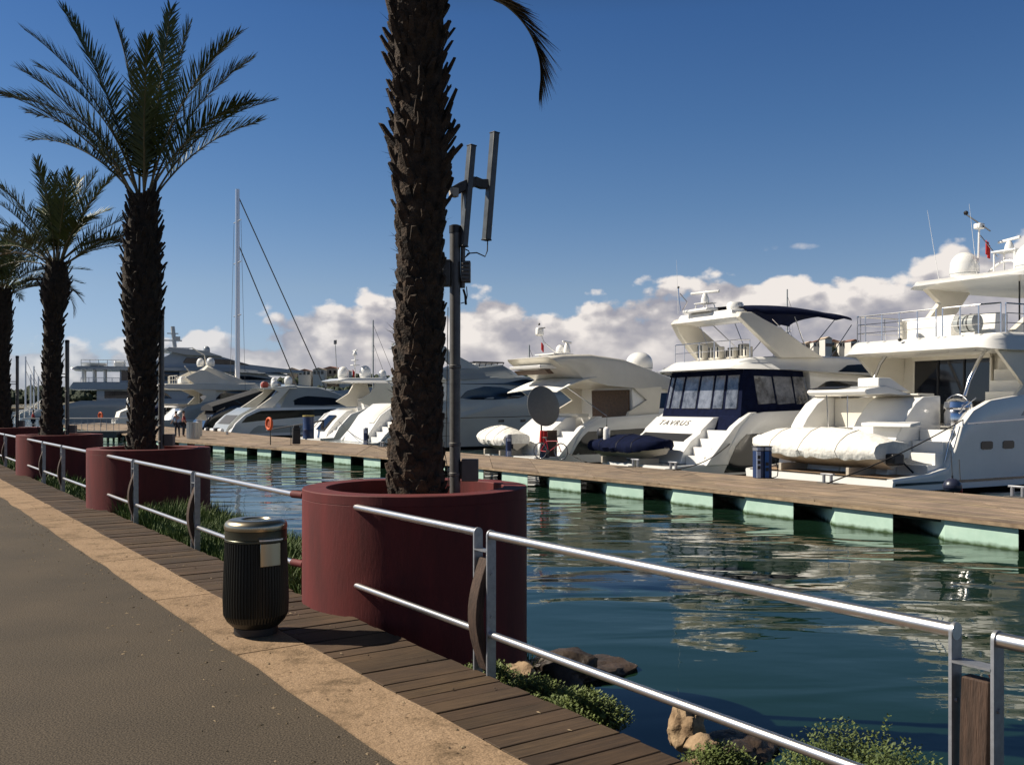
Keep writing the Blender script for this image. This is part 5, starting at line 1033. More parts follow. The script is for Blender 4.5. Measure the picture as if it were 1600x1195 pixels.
# ---- sailing boats, seen by their masts
def sailboat(label, o, fwd, L_, mast, mr_, mx_=.42, hull_mat=WHITE, stays=True):
    b_ = boat('sailing_boat', label, 'sailing boat', o, fwd, 'sailing boats'); s_ = L_
    hull(b_, [(-s_ * .42, L_ * .10, 1.1, L_ * .08, 1.0), (-s_ * .2, L_ * .13, 1.2, L_ * .11, 1.1), (0, L_ * .14, 1.25, L_ * .12, 1.2), (s_ * .3, L_ * .08, 1.45, L_ * .05, 1.4), (s_ * .5, .08, 1.7, .03, 1.6)], [hull_mat, BOOT], boot=.1)
    body(b_, [(-s_ * .15, -s_ * .13, 1.1, 1.7, L_ * .08, L_ * .07), (s_ * .1, s_ * .08, 1.1, 1.8, L_ * .08, L_ * .06), (s_ * .22, s_ * .2, 1.2, 1.4, L_ * .03, L_ * .02)], hull_mat, 'coachroof')
    m = M(); m.tube([(0, 0, 1.2), (0, 0, mast)], [mr_, mr_ * .8], 12); ms = m.build('mast', ALU if mr_ > .2 else GREYW, b_)
    bar(b_, 'boom', [(-.2, 0, 2.6), (-s_ * .34, 0, 2.7)], mr_ * .6, ALU)
    m = M()
    for f in (.45, .68, .86): z = 1.2 + (mast - 1.2) * f; m.tube([(0, -L_ * .055, z), (0, L_ * .055, z)], mr_ * .22, 6)
    m.build('spreaders', ALU, ms)
    if stays:
        fr_ = mr_ * .22
        for nm, a, b in (('forestay', (0, 0, mast - .6), (s_ * .48, 0, 1.7)), ('inner_forestay', (0, 0, mast * .78), (s_ * .34, 0, 1.6)), ('shroud', (0, -L_ * .055, mast * .86), (0, -L_ * .13, 1.3)), ('shroud', (0, L_ * .055, mast * .86), (0, L_ * .13, 1.3))):
            bar(b_, nm, [a, b], fr_ if 'fore' in nm else fr_ * .3, POLE, 6)
    return b_
d = 108.0; sailboat('large sailing yacht with a very tall pale mast rising above the moored yachts', (px(371, d), d), (.845, .535), 25, 1.65 + (HZ - 296) * d / F + 1.02, .30)
for pxx, top_, d, lab in ((583, 500, 130, 'sailing boat whose slim white mast shows left of the near palm trunk'), (827, 539, 170, 'sailing boat whose thin mast shows above the roof of the big pale yacht'), (1230, 452, 92, 'sailing boat whose grey mast shows behind the navy bimini'),
                          (40, 557, 240, 'sailing boat at the far left, tallest of the four masts there'), (48, 585, 250, 'sailing boat at the far left with the shortest mast of the four'), (53, 572, 262, 'sailing boat at the far left, third mast from the left'), (60, 588, 236, 'sailing boat at the far left, rightmost of the four masts')):
    sailboat(lab, (px(pxx, d), d), (.9, .44), 11, 1.65 + (HZ - top_) * d / F + 1.02, .09 * d / 100)

# ---- tenders lying on the bathing platforms
def tender(name, label, parent_o, fwd, lx, y0, y1, z0, W, Hh, top_mat, hull_mat, seed=0, tail=None):
    """y0 is the stern end, y1 the bow end (across the yacht's platform)"""
    f = Vector(fwd).normalized(); l = Vector((-f.y, f.x)); L_ = abs(y1 - y0); sg = 1 if y1 > y0 else -1
    base = Vector((parent_o[0] + f.x * lx + l.x * y0, parent_o[1] + f.y * lx + l.y * y0, ZW + z0)); dr = Vector((l.x * sg, l.y * sg))
    th = thing(name, label, 'tender', base, math.atan2(dr.y, dr.x), 'tenders stowed on yacht platforms')
    rings = []; rk = []; K = 26
    for k in range(K + 1):
        u = k / K; wv = W / 2 * (min(1, (.80 + .2 * min(1, u * 5))) * math.sqrt(max(0.0, 1 - max(0, (u - .62) / .385) ** 2.4)) + .02); rise = .28 * max(0, u - .55) ** 1.5 * 2.2; tr_ = Hh * .26 * (1 - .25 * max(0, (u - .8) / .2))
        x = L_ * u; zt = Hh * .55 + rise; crown = Hh * (.42 * math.sin(math.pi * min(1, max(0, u * 1.1 - .02))) ** .6 + (.12 if seed else 0)) * (1 - .5 * max(0, (u - .85) / .15))
        n_ = lambda a: (.035 if seed else .02) * math.sin(x * 9 + 2 * math.sin(x * 4 + seed)) * (1 if a in (0, 1, 9, 10, 20, 21, 29, 30) else .15) + .03 * noise.noise((x * 2.2, a * 2.5, seed)) + .015 * noise.noise((x * 7, a * 7, seed + 4))
        sec = [(-wv - tr_ * .1, zt - tr_ * .8), (-wv - tr_ * .55, zt), (-wv - tr_ * .25, zt + tr_ * .85), (-wv + tr_ * .4, zt + tr_ * 1.15 + crown * .15), (-wv * .5, zt + tr_ + crown * .7), (0, zt + tr_ + crown), (wv * .5, zt + tr_ + crown * .7), (wv - tr_ * .4, zt + tr_ * 1.15 + crown * .15), (wv + tr_ * .25, zt + tr_ * .85), (wv + tr_ * .55, zt), (wv + tr_ * .1, zt - tr_ * .8)]
        rings.append([(x + (n_(j) if 0 < k < K else 0), y + n_(j + 9), z + n_(j + 20)) for j, (y, z) in enumerate(sec)])
        rk.append([(x, -wv * .92, zt - tr_ * .6), (x, 0, .02 + rise * 1.4), (x, wv * .92, zt - tr_ * .6)])
    m = M(); m.loft(rings); m.build('canvas_cover' if seed else 'cover', top_mat, th, smooth=50)
    m = M(); m.loft(rk); m.build('tender_hull', hull_mat, th, smooth=50)
    cv_ = [o_ for o_ in th.children if 'cover' in o_.name][0]
    for k in (6, 13, 19): m = M(); m.tube([Vector(p_) * 1.0 + Vector((0, 0, .008)) for p_ in rings[k]], .012, 5); m.build('strap', BLACK if not seed else BEIGE, cv_)
    for u in (.2, .7): m = M(); m.box((L_ * u, 0, -.08), (.12, W * .8, .26)); m.build('chock', hull_mat, th, bevel=.01)
    return th, L_
ta, la = tender('tender', 'inflatable tender under a cream canvas cover on the big right-hand yacht platform', OA, FA, .85, -2.4, 3.35, .70, 1.75, .95, COVER, BEIGE, 2)
m = M(); m.box((-.12, .1, .35), (.35, .5, .35)); m.build('stern_gear', BLACK, ta, bevel=.06)
m = M(); m.tube([(.2, -.7, .2), (.0, -.9, -.1)], .03, 6); m.build('strap', BLACK, ta)
tb_, lb = tender('tender', 'navy covered tender with an outboard on the platform below the name TAVRUS', OB, FA, .35, 2.9, -1.35, .62, 1.45, .78, NAVY, BEIGE, 0)
def outboard(th, x):
    m = M(); rings = []
    for z, a, b in ((.62, .13, .10), (.68, .20, .15), (.90, .24, .17), (1.08, .20, .15), (1.16, .10, .08)): rings.append([(x + a * math.cos(2 * math.pi * k / 14) + .03, b * math.sin(2 * math.pi * k / 14), z) for k in range(14)])
    m.loft(rings); m.box((x + .02, 0, .42), (.12, .10, .5)); m.build('outboard_motor', BLACK, th, smooth=60)
outboard(tb_, -.05)
tc_, lc = tender('tender', 'white covered inflatable tender beside the satellite dish', OC, FC, .3, -.2, 2.55, .62, 1.5, .85, COVER, BEIGE, 1)

# ---- fenders
def fender(label, x, y, d, r, h_, m_, ball=False):
    v = at(x, y, d); th = thing('fender', label, 'fender', v, 0, 'fenders')
    m = M(); pr = [(.01, 0)] + [(r * math.sin(math.pi / 2 * k / 5), (r - r * math.cos(math.pi / 2 * k / 5))) for k in range(1, 6)] + [(r * math.cos(math.pi / 2 * k / 5), h_ - r + r * math.sin(math.pi / 2 * k / 5)) for k in range(5)] + [(.02, h_)]
    m.lathe(pr, (0, 0, 0), 16); m.build('fender_body', m_, th); m = M(); m.tube([(0, 0, h_ - .01), (0, 0, h_ + .06)], .025, 8); m.build('eye', BLACK, th); m = M(); m.tube([(0, 0, h_ + .04), (.03, .15, h_ + .7)], .010, 6); m.build('line', ROPE, th)
fender('long white fender hanging near the outboard of the navy covered tender', 948, 692, 37.5, .14, .65, WHITE)
fender('round dark blue fender by the pontoon edge at the right', 1488, 772, 24.6, .24, .42, mat('fender_blue', (.02, .025, .05), .35))
fender('small red fender next to the dark blue one', 1501, 771, 24.6, .05, .18, mat('fender_red', (.30, .02, .02), .5))

# ---- things standing on the pontoon
def pedestal(label, x, y, s_=1.0, big=False):
    v = on(x, y, ZD + .004); th = thing('power_pedestal', label, 'power pedestal', (v.x, v.y, ZD + .004), R(12), 'blue power pedestals on the pontoon')
    if big:
        for k, dx in enumerate((-.13, .13)):
            m = M(); m.box((dx, 0, .40), (.235, .26, .80)); m.build('column', DBLUE, th, bevel=.02); m = M(); m.box((dx, 0, .86), (.235, .26, .115)); m.build('lamp_head', GALV, th, bevel=.01)
            m = M(); m.box((dx - .05, -.14, .865), (.11, .02, .09)); m.build('lamp_glass', PALEB, th)
            m = M(); m.box((dx - .05, -.137, .40), (.12, .02, .78)); pn = m.build('front_panel', PALEB if k == 0 else BLUEP, th)
            for z in ((.62, .47, .32) if k == 0 else (.42, .26)): m = M(); m.box((dx - .05, -.152, z), (.10, .02, .10)); m.build('socket', BLACK, pn, bevel=.01)
        m = M(); m.box((0, 0, .93), (.54, .30, .025)); m.build('top_plate', POLE, th, bevel=.006)
        m = M(); m.box((.34, -.02, .56), (.20, .07, .09), mtx=Matrix.Rotation(R(35), 4, 'Y')); m.build('plug', BLACK, th, bevel=.02)
        m = M(); m.tube([(.40, -.02, .50), (.46, -.03, .38), (.49, -.03, .20), (.47, -.03, .05), (.40, -.03, .02), (.2, -.2, .015)], .014, 6); m.build('shore_cable', BLACK, th)
    else:
        m = M(); m.lathe([(.13, 0), (.13, .78), (.135, .79)], n=18); m.build('column', DBLUE, th); m = M(); m.lathe([(.132, .78), (.132, .90), (.12, .92), (.01, .93)], n=18); m.build('lamp_head', GALV, th)
        m = M(); m.box((-.02, -.125, .12), (.15, .03, .22)); m.box((-.02, -.125, .70), (.15, .03, .12)); m.build('label_panel', PALEB, th); m = M(); m.box((.14, -.03, .42), (.08, .12, .2)); m.build('socket', BLACK, th, bevel=.02)
pedestal('blue twin power pedestal with a plugged in cable, nearest of the blue ones', 1191, 746.5, big=True)
pedestal('slim blue power pedestal in front of the white covered inflatable', 795, 713); pedestal('slim blue power pedestal left of the near palm trunk', 571.5, 694.5)
def ring(th, c, R0, r0, mt, sx=1, name='ring', n=28, tilt=None):
    m = M(); vs = []; k_ = 10
    for i in range(n):
        a = 2 * math.pi * i / n
        for j in range(k_): b = 2 * math.pi * j / k_; v = Vector(((R0 + r0 * math.cos(b)) * math.cos(a) * sx, r0 * math.sin(b), (R0 + r0 * math.cos(b)) * math.sin(a))); vs.append(Vector(c) + (tilt @ v if tilt else v))
    m.add(vs, [(i * k_ + j, ((i + 1) % n) * k_ + j, ((i + 1) % n) * k_ + (j + 1) % k_, i * k_ + (j + 1) % k_) for i in range(n) for j in range(k_)]); return m.build(name, mt, th, smooth=60)
def lifebuoy(label, x, y, z_, rot):
    v = on(x, y, ZD + .004); th = thing('lifebuoy_stand', label, 'lifebuoy', (v.x, v.y, ZD + .004), R(rot), 'orange lifebuoys on the pontoon')
    m = M(); m.tube([(0, .08, 0), (0, .08, 1.5)], .03, 10); m.build('post', BLACK, th); ring(th, (0, 0, 1.15), .30, .075, ORANGE, 1, 'lifebuoy')
    m = M(); m.box((0, .02, 1.18), (.42, .05, .42)); m.build('bracket', mat('dull_orange', (.30, .06, .02), .7), th, bevel=.03)
lifebuoy('orange lifebuoy on a black post near the middle of the pontoon', 420.5, 695, 0, -48); lifebuoy('orange lifebuoy on a post beside the ramp handrail, far left', 157, 667, 0, -30)
v = on(457, 689, ZD + .004); th = thing('blue_drum', 'tall blue drum with a yellow rim behind a black bin', 'drum', (v.x, v.y + 4.5, ZD + .004)); m = M(); m.lathe([(.36, 0), (.37, .03), (.36, .06), (.36, .55), (.375, .58), (.36, .61), (.36, 1.42)], n=24); m.build('drum_body', DBLUE, th); m = M(); m.lathe([(.365, 1.42), (.38, 1.43), (.38, 1.5), (.36, 1.51), (.01, 1.51)], n=24); m.build('rim', mat('yellow_rim', (.35, .28, .08), .6), th)
v = on(463, 695, ZD + .004); th = thing('pontoon_bin', 'black square bin on the pontoon in front of the blue drum', 'litter bin', (v.x, v.y, ZD + .004), R(20)); m = M(); m.box((0, 0, .45), (.40, .40, .80)); m.build('bin_body', BLACK, th, bevel=.03); m = M(); m.box((0, 0, .90), (.44, .44, .07)); m.box((0, 0, 1.0), (.3, .3, .12)); m.build('lid', BLACK, th, bevel=.02); m = M(); m.tube([(-.3, -.1, 0), (-.3, -.1, 1.0)], .02, 6); m.build('handle_post', BLACK, th)
for k, (x, y, r, h_, lab) in enumerate(((302, 685.5, .42, 1.05, 'wide slatted silver bin on the pontoon, behind the second planter'), (311.5, 681, .2, 1.1, 'slim silver bin just behind the wide slatted one'))):
    v = on(x, y, ZD + .004); th = thing('slatted_bin', lab, 'litter bin', (v.x, v.y, ZD + .004), 0, 'silver bins on the pontoon'); m = M(); n = 96; m.lathe([(.9 * r, 0), (.9 * r, .05)], n=24); vs = []
    for z in (.05, h_ - .04):
        for q in range(n): rr_ = r * (1 if (q // 3) % 2 else .93); vs.append((rr_ * math.cos(2 * math.pi * q / n), rr_ * math.sin(2 * math.pi * q / n), z))
    m.add(vs, [(q, (q + 1) % n, n + (q + 1) % n, n + q) for q in range(n)]); m.build('slatted_body', mat('bin_steel', (.42, .41, .38), .4, .8), th, smooth=20); m = M(); m.lathe([(r * 1.02, h_ - .04), (r * 1.04, h_), (r * .8, h_ + .02), (r * .7, h_ - .02)], n=32); m.build('rim', GALV, th)
# satellite dish
v = on(846, 716, ZD + .004); th = thing('satellite_dish', 'large grey satellite dish on a pole, seen from behind next to a red bicycle', 'satellite dish', (v.x, v.y, ZD + .004))
Rm = (Matrix.Rotation(R(35), 4, 'Z') @ Matrix.Rotation(R(90 - 12), 4, 'X')); m = M(); pr = [(.001, .16)] + [(.80 * k / 8, .16 - .16 * (k / 8) ** 2) for k in range(1, 9)] + [(.80, -.015)] + [(.80 * k / 8, .145 - .16 * (k / 8) ** 2) for k in range(7, 0, -1)]
vs = [Vector((.09, 0, 2.12)) + Rm.to_3x3() @ Vector((r * math.cos(2 * math.pi * k / 48), r * math.sin(2 * math.pi * k / 48) * 1.04, z)) for r, z in pr for k in range(48)]
m.add(vs, [(i * 48 + k, i * 48 + (k + 1) % 48, (i + 1) * 48 + (k + 1) % 48, (i + 1) * 48 + k) for i in range(len(pr) - 1) for k in range(48)]); m.build('reflector', DISH, th, smooth=50)
m = M(); m.tube([(0, .1, 0), (0, .1, 1.9)], .035, 10); m.build('pole', BLACK, th); m = M(); m.box((.03, .06, 1.75), (.14, .14, .3)); m.build('mount', POLE, th, bevel=.01); m = M(); m.box((0, .1, .02), (.6, .6, .04)); m.build('base_plate', WHITE, th)
# bicycle
v = on(862, 717.5, ZD + .004); th = thing('bicycle', 'red bicycle leaning on the dish pole with a blue bag over its front wheel', 'bicycle', (v.x - .05, v.y - .15, ZD + .004), R(-38))
def wheel(x):
    ti = M(); o_ = bpy.data.objects.new('wheel', None); col.objects.link(o_); o_.parent = th; o_.location = (x, 0, .335); ring(o_, (0, 0, 0), .32, .018, RUBBER, 1, 'tyre'); ring(o_, (0, 0, 0), .298, .009, STEEL, 1, 'rim')
    m = M(); [m.tube([(0, 0, 0), (.295 * math.cos(2 * math.pi * k / 14), 0, .295 * math.sin(2 * math.pi * k / 14))], .003, 4) for k in range(14)]; m.tube([(0, -.05, 0), (0, .05, 0)], .02, 8); m.build('spokes', STEEL, o_)
wheel(-.50); wheel(.50)
m = M(); sx = [(-.50, .335), (-.10, .30), (-.20, .72), (.33, .74), (.38, .60), (.50, .335)]
for a, b in ((0, 1), (0, 2), (1, 2), (2, 3), (1, 4), (3, 4), (4, 5)): m.tube([(sx[a][0], 0, sx[a][1]), (sx[b][0], 0, sx[b][1])], .017, 8)
m.build('frame', mat('bike_red', (.40, .015, .03), .35), th); m = M(); m.tube([(-.20, 0, .70), (-.235, 0, .84)], .013, 6); m.build('seat_post', STEEL, th); m = M(); m.box((-.24, 0, .86), (.26, .13, .05)); m.build('saddle', BLACK, th, bevel=.02)
m = M(); m.tube([(.33, 0, .74), (.30, 0, .92)], .014, 6); m.tube([(.22, -.26, .96), (.32, -.08, .93), (.32, .08, .93), (.22, .26, .96)], .012, 8); m.build('handlebar', BLACK, th)
m = M(); m.tube([(-.10, -.03, .30), (-.10, -.07, .30)], .09, 14); m.build('chainring', BLACK, th); m = M(); m.tube([(-.10, -.08, .30), (-.02, -.08, .15)], .01, 6); m.box((-.02, -.12, .15), (.09, .08, .02)); m.build('pedal', BLACK, th)
def cloth(name, label, cat, v, w_, h_, mt, rot=0, seed=0):
    m = M(); n = 12; rings = []
    for k in range(7):
        u = k / 6; rings.append([(w_ * (.5 + .12 * u) * math.cos(a) * (1 + .18 * math.sin(a * 5 + seed)), .09 * math.sin(a) * (1 + .2 * math.sin(a * 4)), h_ * (1 - u)) for a in [2 * math.pi * j / 24 for j in range(24)]])
    m.loft(rings); o = m.build(name, mt, None, smooth=60); o.location = v; o.rotation_euler = (0, 0, rot); return tag(o, label, cat)
v2 = on(851, 717, ZD); cloth('red_jacket', 'red jacket hanging on the dish pole above the bicycle', 'jacket', (v2.x - .04, v2.y + .0, ZD + .62), .26, .52, REDP); cloth('blue_bag', 'dark blue cloth bag hanging below the red jacket', 'bag', (v2.x - .02, v2.y - .06, ZD + .06), .30, .60, mat('blue_cloth', (.02, .035, .07), .8), 0, 2)
m = M(); m.box((0, 0, .55), (.42, .22, 1.1)); m.box((0, -.12, .55), (.38, .02, 1.0)); o = m.build('tool_locker', BROWN, None, bevel=.02); v2 = on(863, 714, ZD); o.location = (v2.x, v2.y + .35, ZD + .004); tag(o, 'brown upright locker behind the red bicycle', 'locker')
# cleats and lines
def cleat(label, x, y):
    v = on(x, y, ZD + .004); th = thing('mooring_cleat', label, 'mooring cleat', (v.x, v.y, ZD + .004), math.atan2(BACK[2][1] - BACK[1][1], BACK[2][0] - BACK[1][0]), 'mooring cleats on the pontoon edge')
    m = M(); m.box((0, 0, .012), (.55, .22, .024)); m.build('base_plate', POLE, th); m = M()
    for dx in (-.12, .12): m.tube([(dx, 0, .02), (dx, 0, .24)], .045, 10)
    m.box((0, 0, .25), (.42, .09, .05)); m.build('horn', GALV, th, bevel=.012)
cleat('mooring cleat where the black line of the big right-hand yacht ends', 1293, 755); cleat('mooring cleat at the right edge of the picture', 1590, 777); cleat('mooring cleat in front of the navy covered tender', 993, 729); cleat('mooring cleat below the yacht name TAVRUS', 1052, 734); cleat('mooring cleat left of the near palm trunk, by the silver stern', 597, 698); cleat('mooring cleat left of the orange lifebuoy', 355, 679)
def world(o, fwd, x, y, z): f = Vector(fwd).normalized(); return Vector((o[0] + f.x * x - f.y * y, o[1] + f.y * x + f.x * y, ZW + z))
def line(label, a, b, sag=.15, r=.018):
    a = Vector(a); b = Vector(b); m = M(); m.tube([(a.lerp(b, k / 12) - a) - Vector((0, 0, sag * math.sin(math.pi * k / 12))) for k in range(13)], r, 6); o = m.build('mooring_line', ROPE, None); o.location = a; tag(o, label, 'mooring line', 'mooring lines')
v = on(1293, 755, ZD + .2); line('taut black mooring line from the big right-hand yacht down to its cleat', v, world(OA, FA, 3.6, -2.9, 2.3), .12)
v = on(1052, 734, ZD + .2); line('mooring line of the yacht with the navy enclosure', v, world(OB, FA, 2.4, -2.5, 1.3), .2); v = on(993, 729, ZD + .2); line('mooring line of the cream sports yacht', v, world(OC, FC, 1.6, -2.3, .6), .25)
v = on(597, 698, ZD + .2); line('mooring line of the yacht with two white domes', v, world(OE, FE, 1.3, -2.2, 1.6), .3)

# ---- people on the pontoon
def person(label, v, rot, shirt, legs, lean=0, h_=1.75):
    th = thing('person', label, 'person', v, rot); s_ = h_ / 1.75
    V = [(0, 0, .95), (0, 0, 1.18), (lean * .5, 0, 1.38), (lean, 0, 1.50), (lean * 1.1, 0, 1.62), (lean * 1.15, 0, 1.72), (0, .10, .90), (.04, .11, .50), (0, .12, .08), (.12, .12, .03), (0, -.10, .90), (-.04, -.11, .50), (-.05, -.12, .08), (.07, -.12, .03),
         (lean * .9, .19, 1.42), (lean + .05, .24, 1.14), (lean + .20, .22, .98), (lean + .26, .215, .93), (lean * .9, -.19, 1.42), (lean + .02, -.25, 1.13), (lean + .14, -.24, .92), (lean + .18, -.235, .86)]
    Rr = [.15, .13, .145, .055, .085, .075, .085, .058, .04, .035, .085, .058, .04, .035, .055, .042, .032, .028, .055, .042, .032, .028]
    Ed = [(0, 1), (1, 2), (2, 3), (3, 4), (4, 5), (0, 6), (6, 7), (7, 8), (8, 9), (0, 10), (10, 11), (11, 12), (12, 13), (2, 14), (14, 15), (15, 16), (16, 17), (2, 18), (18, 19), (19, 20), (20, 21)]
    def sk(name, ids, mt, k):
        mp = {a: i for i, a in enumerate(ids)}; me = bpy.data.meshes.new(name); me.from_pydata([tuple(c * s_ for c in V[a]) for a in ids], [(mp[a], mp[b]) for a, b in Ed if a in mp and b in mp], []); me.materials.append(mt)
        o = bpy.data.objects.new(name, me); col.objects.link(o); o.parent = th; md_ = o.modifiers.new('skin', 'SKIN'); md_.use_smooth_shade = True
        for i, a in enumerate(ids): me.skin_vertices[0].data[i].radius = (Rr[a] * s_ * k,) * 2
        me.skin_vertices[0].data[0].use_root = True; sb = o.modifiers.new('sub', 'SUBSURF'); sb.levels = sb.render_levels = 1; return o
    sk('body', list(range(22)), SKIN, 1); sk('shirt', [0, 1, 2, 14, 15, 18, 19], shirt, 1.14); sk('trousers', [0, 6, 7, 8, 10, 11, 12], legs, 1.16)
    m = M(); m.ball((lean * 1.13 * s_ - .015, 0, 1.71 * s_), .098 * s_, 12, sq=(1, .9, .9)); m.build('hair', HAIR, th, smooth=60)
BL = mat('light_blue_shirt', (.30, .40, .55), .8); JE = mat('dark_trousers', (.02, .025, .04), .8)
v = on(52, 672, ZD); person('person in a red top standing on the pontoon at the far left', (v.x, v.y, ZD + .004), R(200), REDP, JE); v = on(277, 684, ZD); person('person in a light blue shirt bending slightly beside the wide slatted silver bin', (v.x, v.y, ZD + .004), R(150), BL, JE, .12); v = on(287, 682, ZD); person('person in a dark red top standing right of the one in light blue', (v.x, v.y, ZD + .004), R(20), mat('dark_red_shirt', (.25, .02, .03), .8), JE)

# ---- access ramp at the left end of the pontoon
v = on(196, 674, ZD); th = thing('access_ramp', 'grey access ramp with steel handrails leading onto the pontoon, between the left palms', 'ramp', (v.x, v.y, ZD), 0)
m = M(); m.box((-2.0, -4.5, -.08), (7.5, 3.0, .5)); m.build('ramp_deck', mat('ramp_grey', (.10, .10, .09), .8, var=.15), th)
for yy in (-5.9, -2.5): m = M(); m.tube([(-5.5, yy, 1.15), (1.6, yy, 1.15)], .03, 8); m.tube([(-5.5, yy, .7), (1.6, yy, .7)], .02, 8); [m.tube([(-5.5 + 1.0 * k, yy, .1), (-5.5 + 1.0 * k, yy, 1.15)], .02, 6) for k in range(8)]; m.build('handrail', GALV, th)

# ------------------------------------------------------------------ plants and stones on the bank
rr = random.Random(21)
def blades(name, label, cat, n, area, hmin, hmax, mt, lean=.35, wd=.006, seed=1, kind=None, top=0):
    rr = random.Random(seed); m = M()
    for _ in range(n):
        t, s_ = area(rr); b = P(t, s_, bank_z(t, s_) - .01); hh_ = rr.uniform(hmin, hmax) * (.6 + .8 * (noise.noise((t * .9, s_ * 1.2, seed)) + .5)); a = rr.uniform(0, 6.28); l = rr.uniform(.1, lean) * hh_
        d1 = Vector((math.cos(a) * l, math.sin(a) * l, hh_)); k_ = Vector((-math.sin(a), math.cos(a), 0)) * wd; mid = b + d1 * .55 + Vector((0, 0, hh_ * .06)); m.add([b - k_, b + k_, mid + k_ * .8, mid - k_ * .8, b + d1 + Vector((0, 0, -l * .4))], [(0, 1, 2, 3), (3, 2, 4)])
    o = m.build(name, mt, None, smooth=0, fix=False)
    tag(o, label, cat, kind=kind); return o
GR = mat('grass_green', (.035, .070, .010), .7, c2=(.11, .16, .028), vscale=1.2); GR2 = mat('saltbush_green', (.040, .065, .014), .7, c2=(.17, .21, .045), vscale=2)
def ar1(r): t = r.uniform(5.6, 17.5); return t, .06 + (1.9 + .7 * noise.noise((t * .6, 0, 2))) * r.random() ** .9
blades('bank_grass', 'green grass growing on the bank behind the bin', 'grass', 34000, ar1, .22, .44, GR, .5, .0065, 3, 'stuff')
def ar2(r): return r.uniform(17.5, 34), r.uniform(.06, 2.0)
blades('bank_grass', 'green grass along the far bank', 'grass', 7000, ar2, .15, .4, GR, .5, .010, 4, 'stuff')
def leafy(name, label, t, s_, rad, hh_, n, seed, mt=GR2, grp='bushes on the bank', sprig=0):
    rr = random.Random(seed); c = P(t, s_, bank_z(t, s_)); m = M(); th = thing(name, label, 'bush', c, 0, grp); st = M()
    for k in range(n):
        a = rr.uniform(0, 6.28); q = rr.random() ** .6; tipv = Vector((math.cos(a) * rad * q, math.sin(a) * rad * q * .8, hh_ * (1 - .55 * q * q) * rr.uniform(.86, 1.08)))
        root = Vector((tipv.x * .45, tipv.y * .45, 0)); st.add([root - Vector((.003, 0, 0)), root + Vector((.003, 0, 0)), tipv], [(0, 1, 2)])
        for j in range(15):
            u = .10 + .90 * j / 14; p = root.lerp(tipv, u); b = rr.uniform(0, 6.28); dv = Vector((math.cos(b), math.sin(b), rr.uniform(.2, 1.1))).normalized() * rr.uniform(.015, .030); k_ = dv.cross(Vector((0, 0, 1))).normalized() * .0062; m.add([p, p + dv * .5 + k_, p + dv, p + dv * .5 - k_], [(0, 1, 2, 3)])
    m.build('foliage', mt, th, smooth=0, fix=False); st.build('stems', mat('stem', (.05, .05, .02), .8), th, smooth=0, fix=False); return th
leafy('bank_bush', 'bushy green shrub below the rails at the lower right, left half of the clump', 1.55, 1.35, .50, .76, 1700, 1); leafy('bank_bush', 'bushy green shrub below the rails at the lower right, right half beside the timber post', 1.05, 1.15, .46, .72, 1500, 2); leafy('bank_bush', 'low green shrub at the bottom edge just left of the clump', 2.0, .85, .30, .32, 700, 3)
leafy('bank_bush', 'tall thin sprig rising beside the timber post at the lower right', 1.30, 1.4, .05, .95, 60, 4)
leafy('bank_bush', 'small green plant at the boardwalk edge above the pale rocks', 2.5, .26, .30, .28, 700, 5); leafy('bank_bush', 'small green plant at the boardwalk edge, middle of three', 2.95, .24, .28, .26, 600, 6); leafy('bank_bush', 'small dark green plant at the boardwalk edge nearest the planter', 3.45, .22, .26, .22, 440, 7)
ROCK = mat('shore_rock', (.16, .10, .055), .9, c2=(.42, .30, .18), vscale=5, bump=.03, bscale=12); ROCKD = mat('wet_rock', (.018, .014, .011), .6, c2=(.07, .045, .03), vscale=4, bump=.03, bscale=10)
def rock(label, c, sz, mt, seed, rot=0):
    import bmesh
    bm = bmesh.new(); bmesh.ops.create_icosphere(bm, subdivisions=4, radius=1)
    for v in bm.verts:
        n_ = noise.noise(v.co * 1.1 + Vector((seed, 0, 0))) * .45 + noise.noise(v.co * 2.6 + Vector((0, seed, 0))) * .18 + noise.noise(v.co * 7 + Vector((0, seed, 3))) * .05
        f = max(abs(v.co.x), abs(v.co.y), abs(v.co.z)); v.co = (v.co * (1 - .35) + v.co / f * .35 * .8) * (1 + n_); v.co = Vector((v.co.x * sz[0], v.co.y * sz[1], v.co.z * sz[2]))
    me = bpy.data.meshes.new('shore_rock'); bm.to_mesh(me); bm.free(); me.materials.append(mt); me.polygons.foreach_set('use_smooth', [True] * len(me.polygons)); me.set_sharp_from_angle(angle=R(32))
    o = bpy.data.objects.new('shore_rock', me); col.objects.link(o); o.location = c; o.rotation_euler = (0, 0, rot); tag(o, label, 'rock', 'rocks along the bank')
for lab, x, y, z, sz, mt, sd in (('orange brown upright rock behind the small green plants', 1072, 1137, -.62, (.15, .13, .17), ROCK, 1), ('pale rounded rock at the bottom edge below the upright one', 1098, 1176, -.52, (.14, .12, .11), ROCK, 2), ('small pale stone at the very bottom, next to the boardwalk', 1090, 1196, -.42, (.07, .07, .05), ROCK, 3),
                                  ('flat reddish rock half under water right of the pale ones', 1155, 1172, -1.0, (.34, .24, .12), ROCKD, 4), ('pale sandy stone beside the foot of the near double post', 812, 1052, -.30, (.13, .10, .08), ROCK, 5), ('big dark wet rock at the waterline right of the nearest planter', 868, 1056, -.98, (.44, .30, .24), ROCKD, 6),
                                  ('dark flat rock just off the bank behind the big dark one', 930, 1052, -1.04, (.42, .30, .12), ROCKD, 7)):
    rock(lab, on(x, y, z), sz, mt, sd * 3.7, sd)

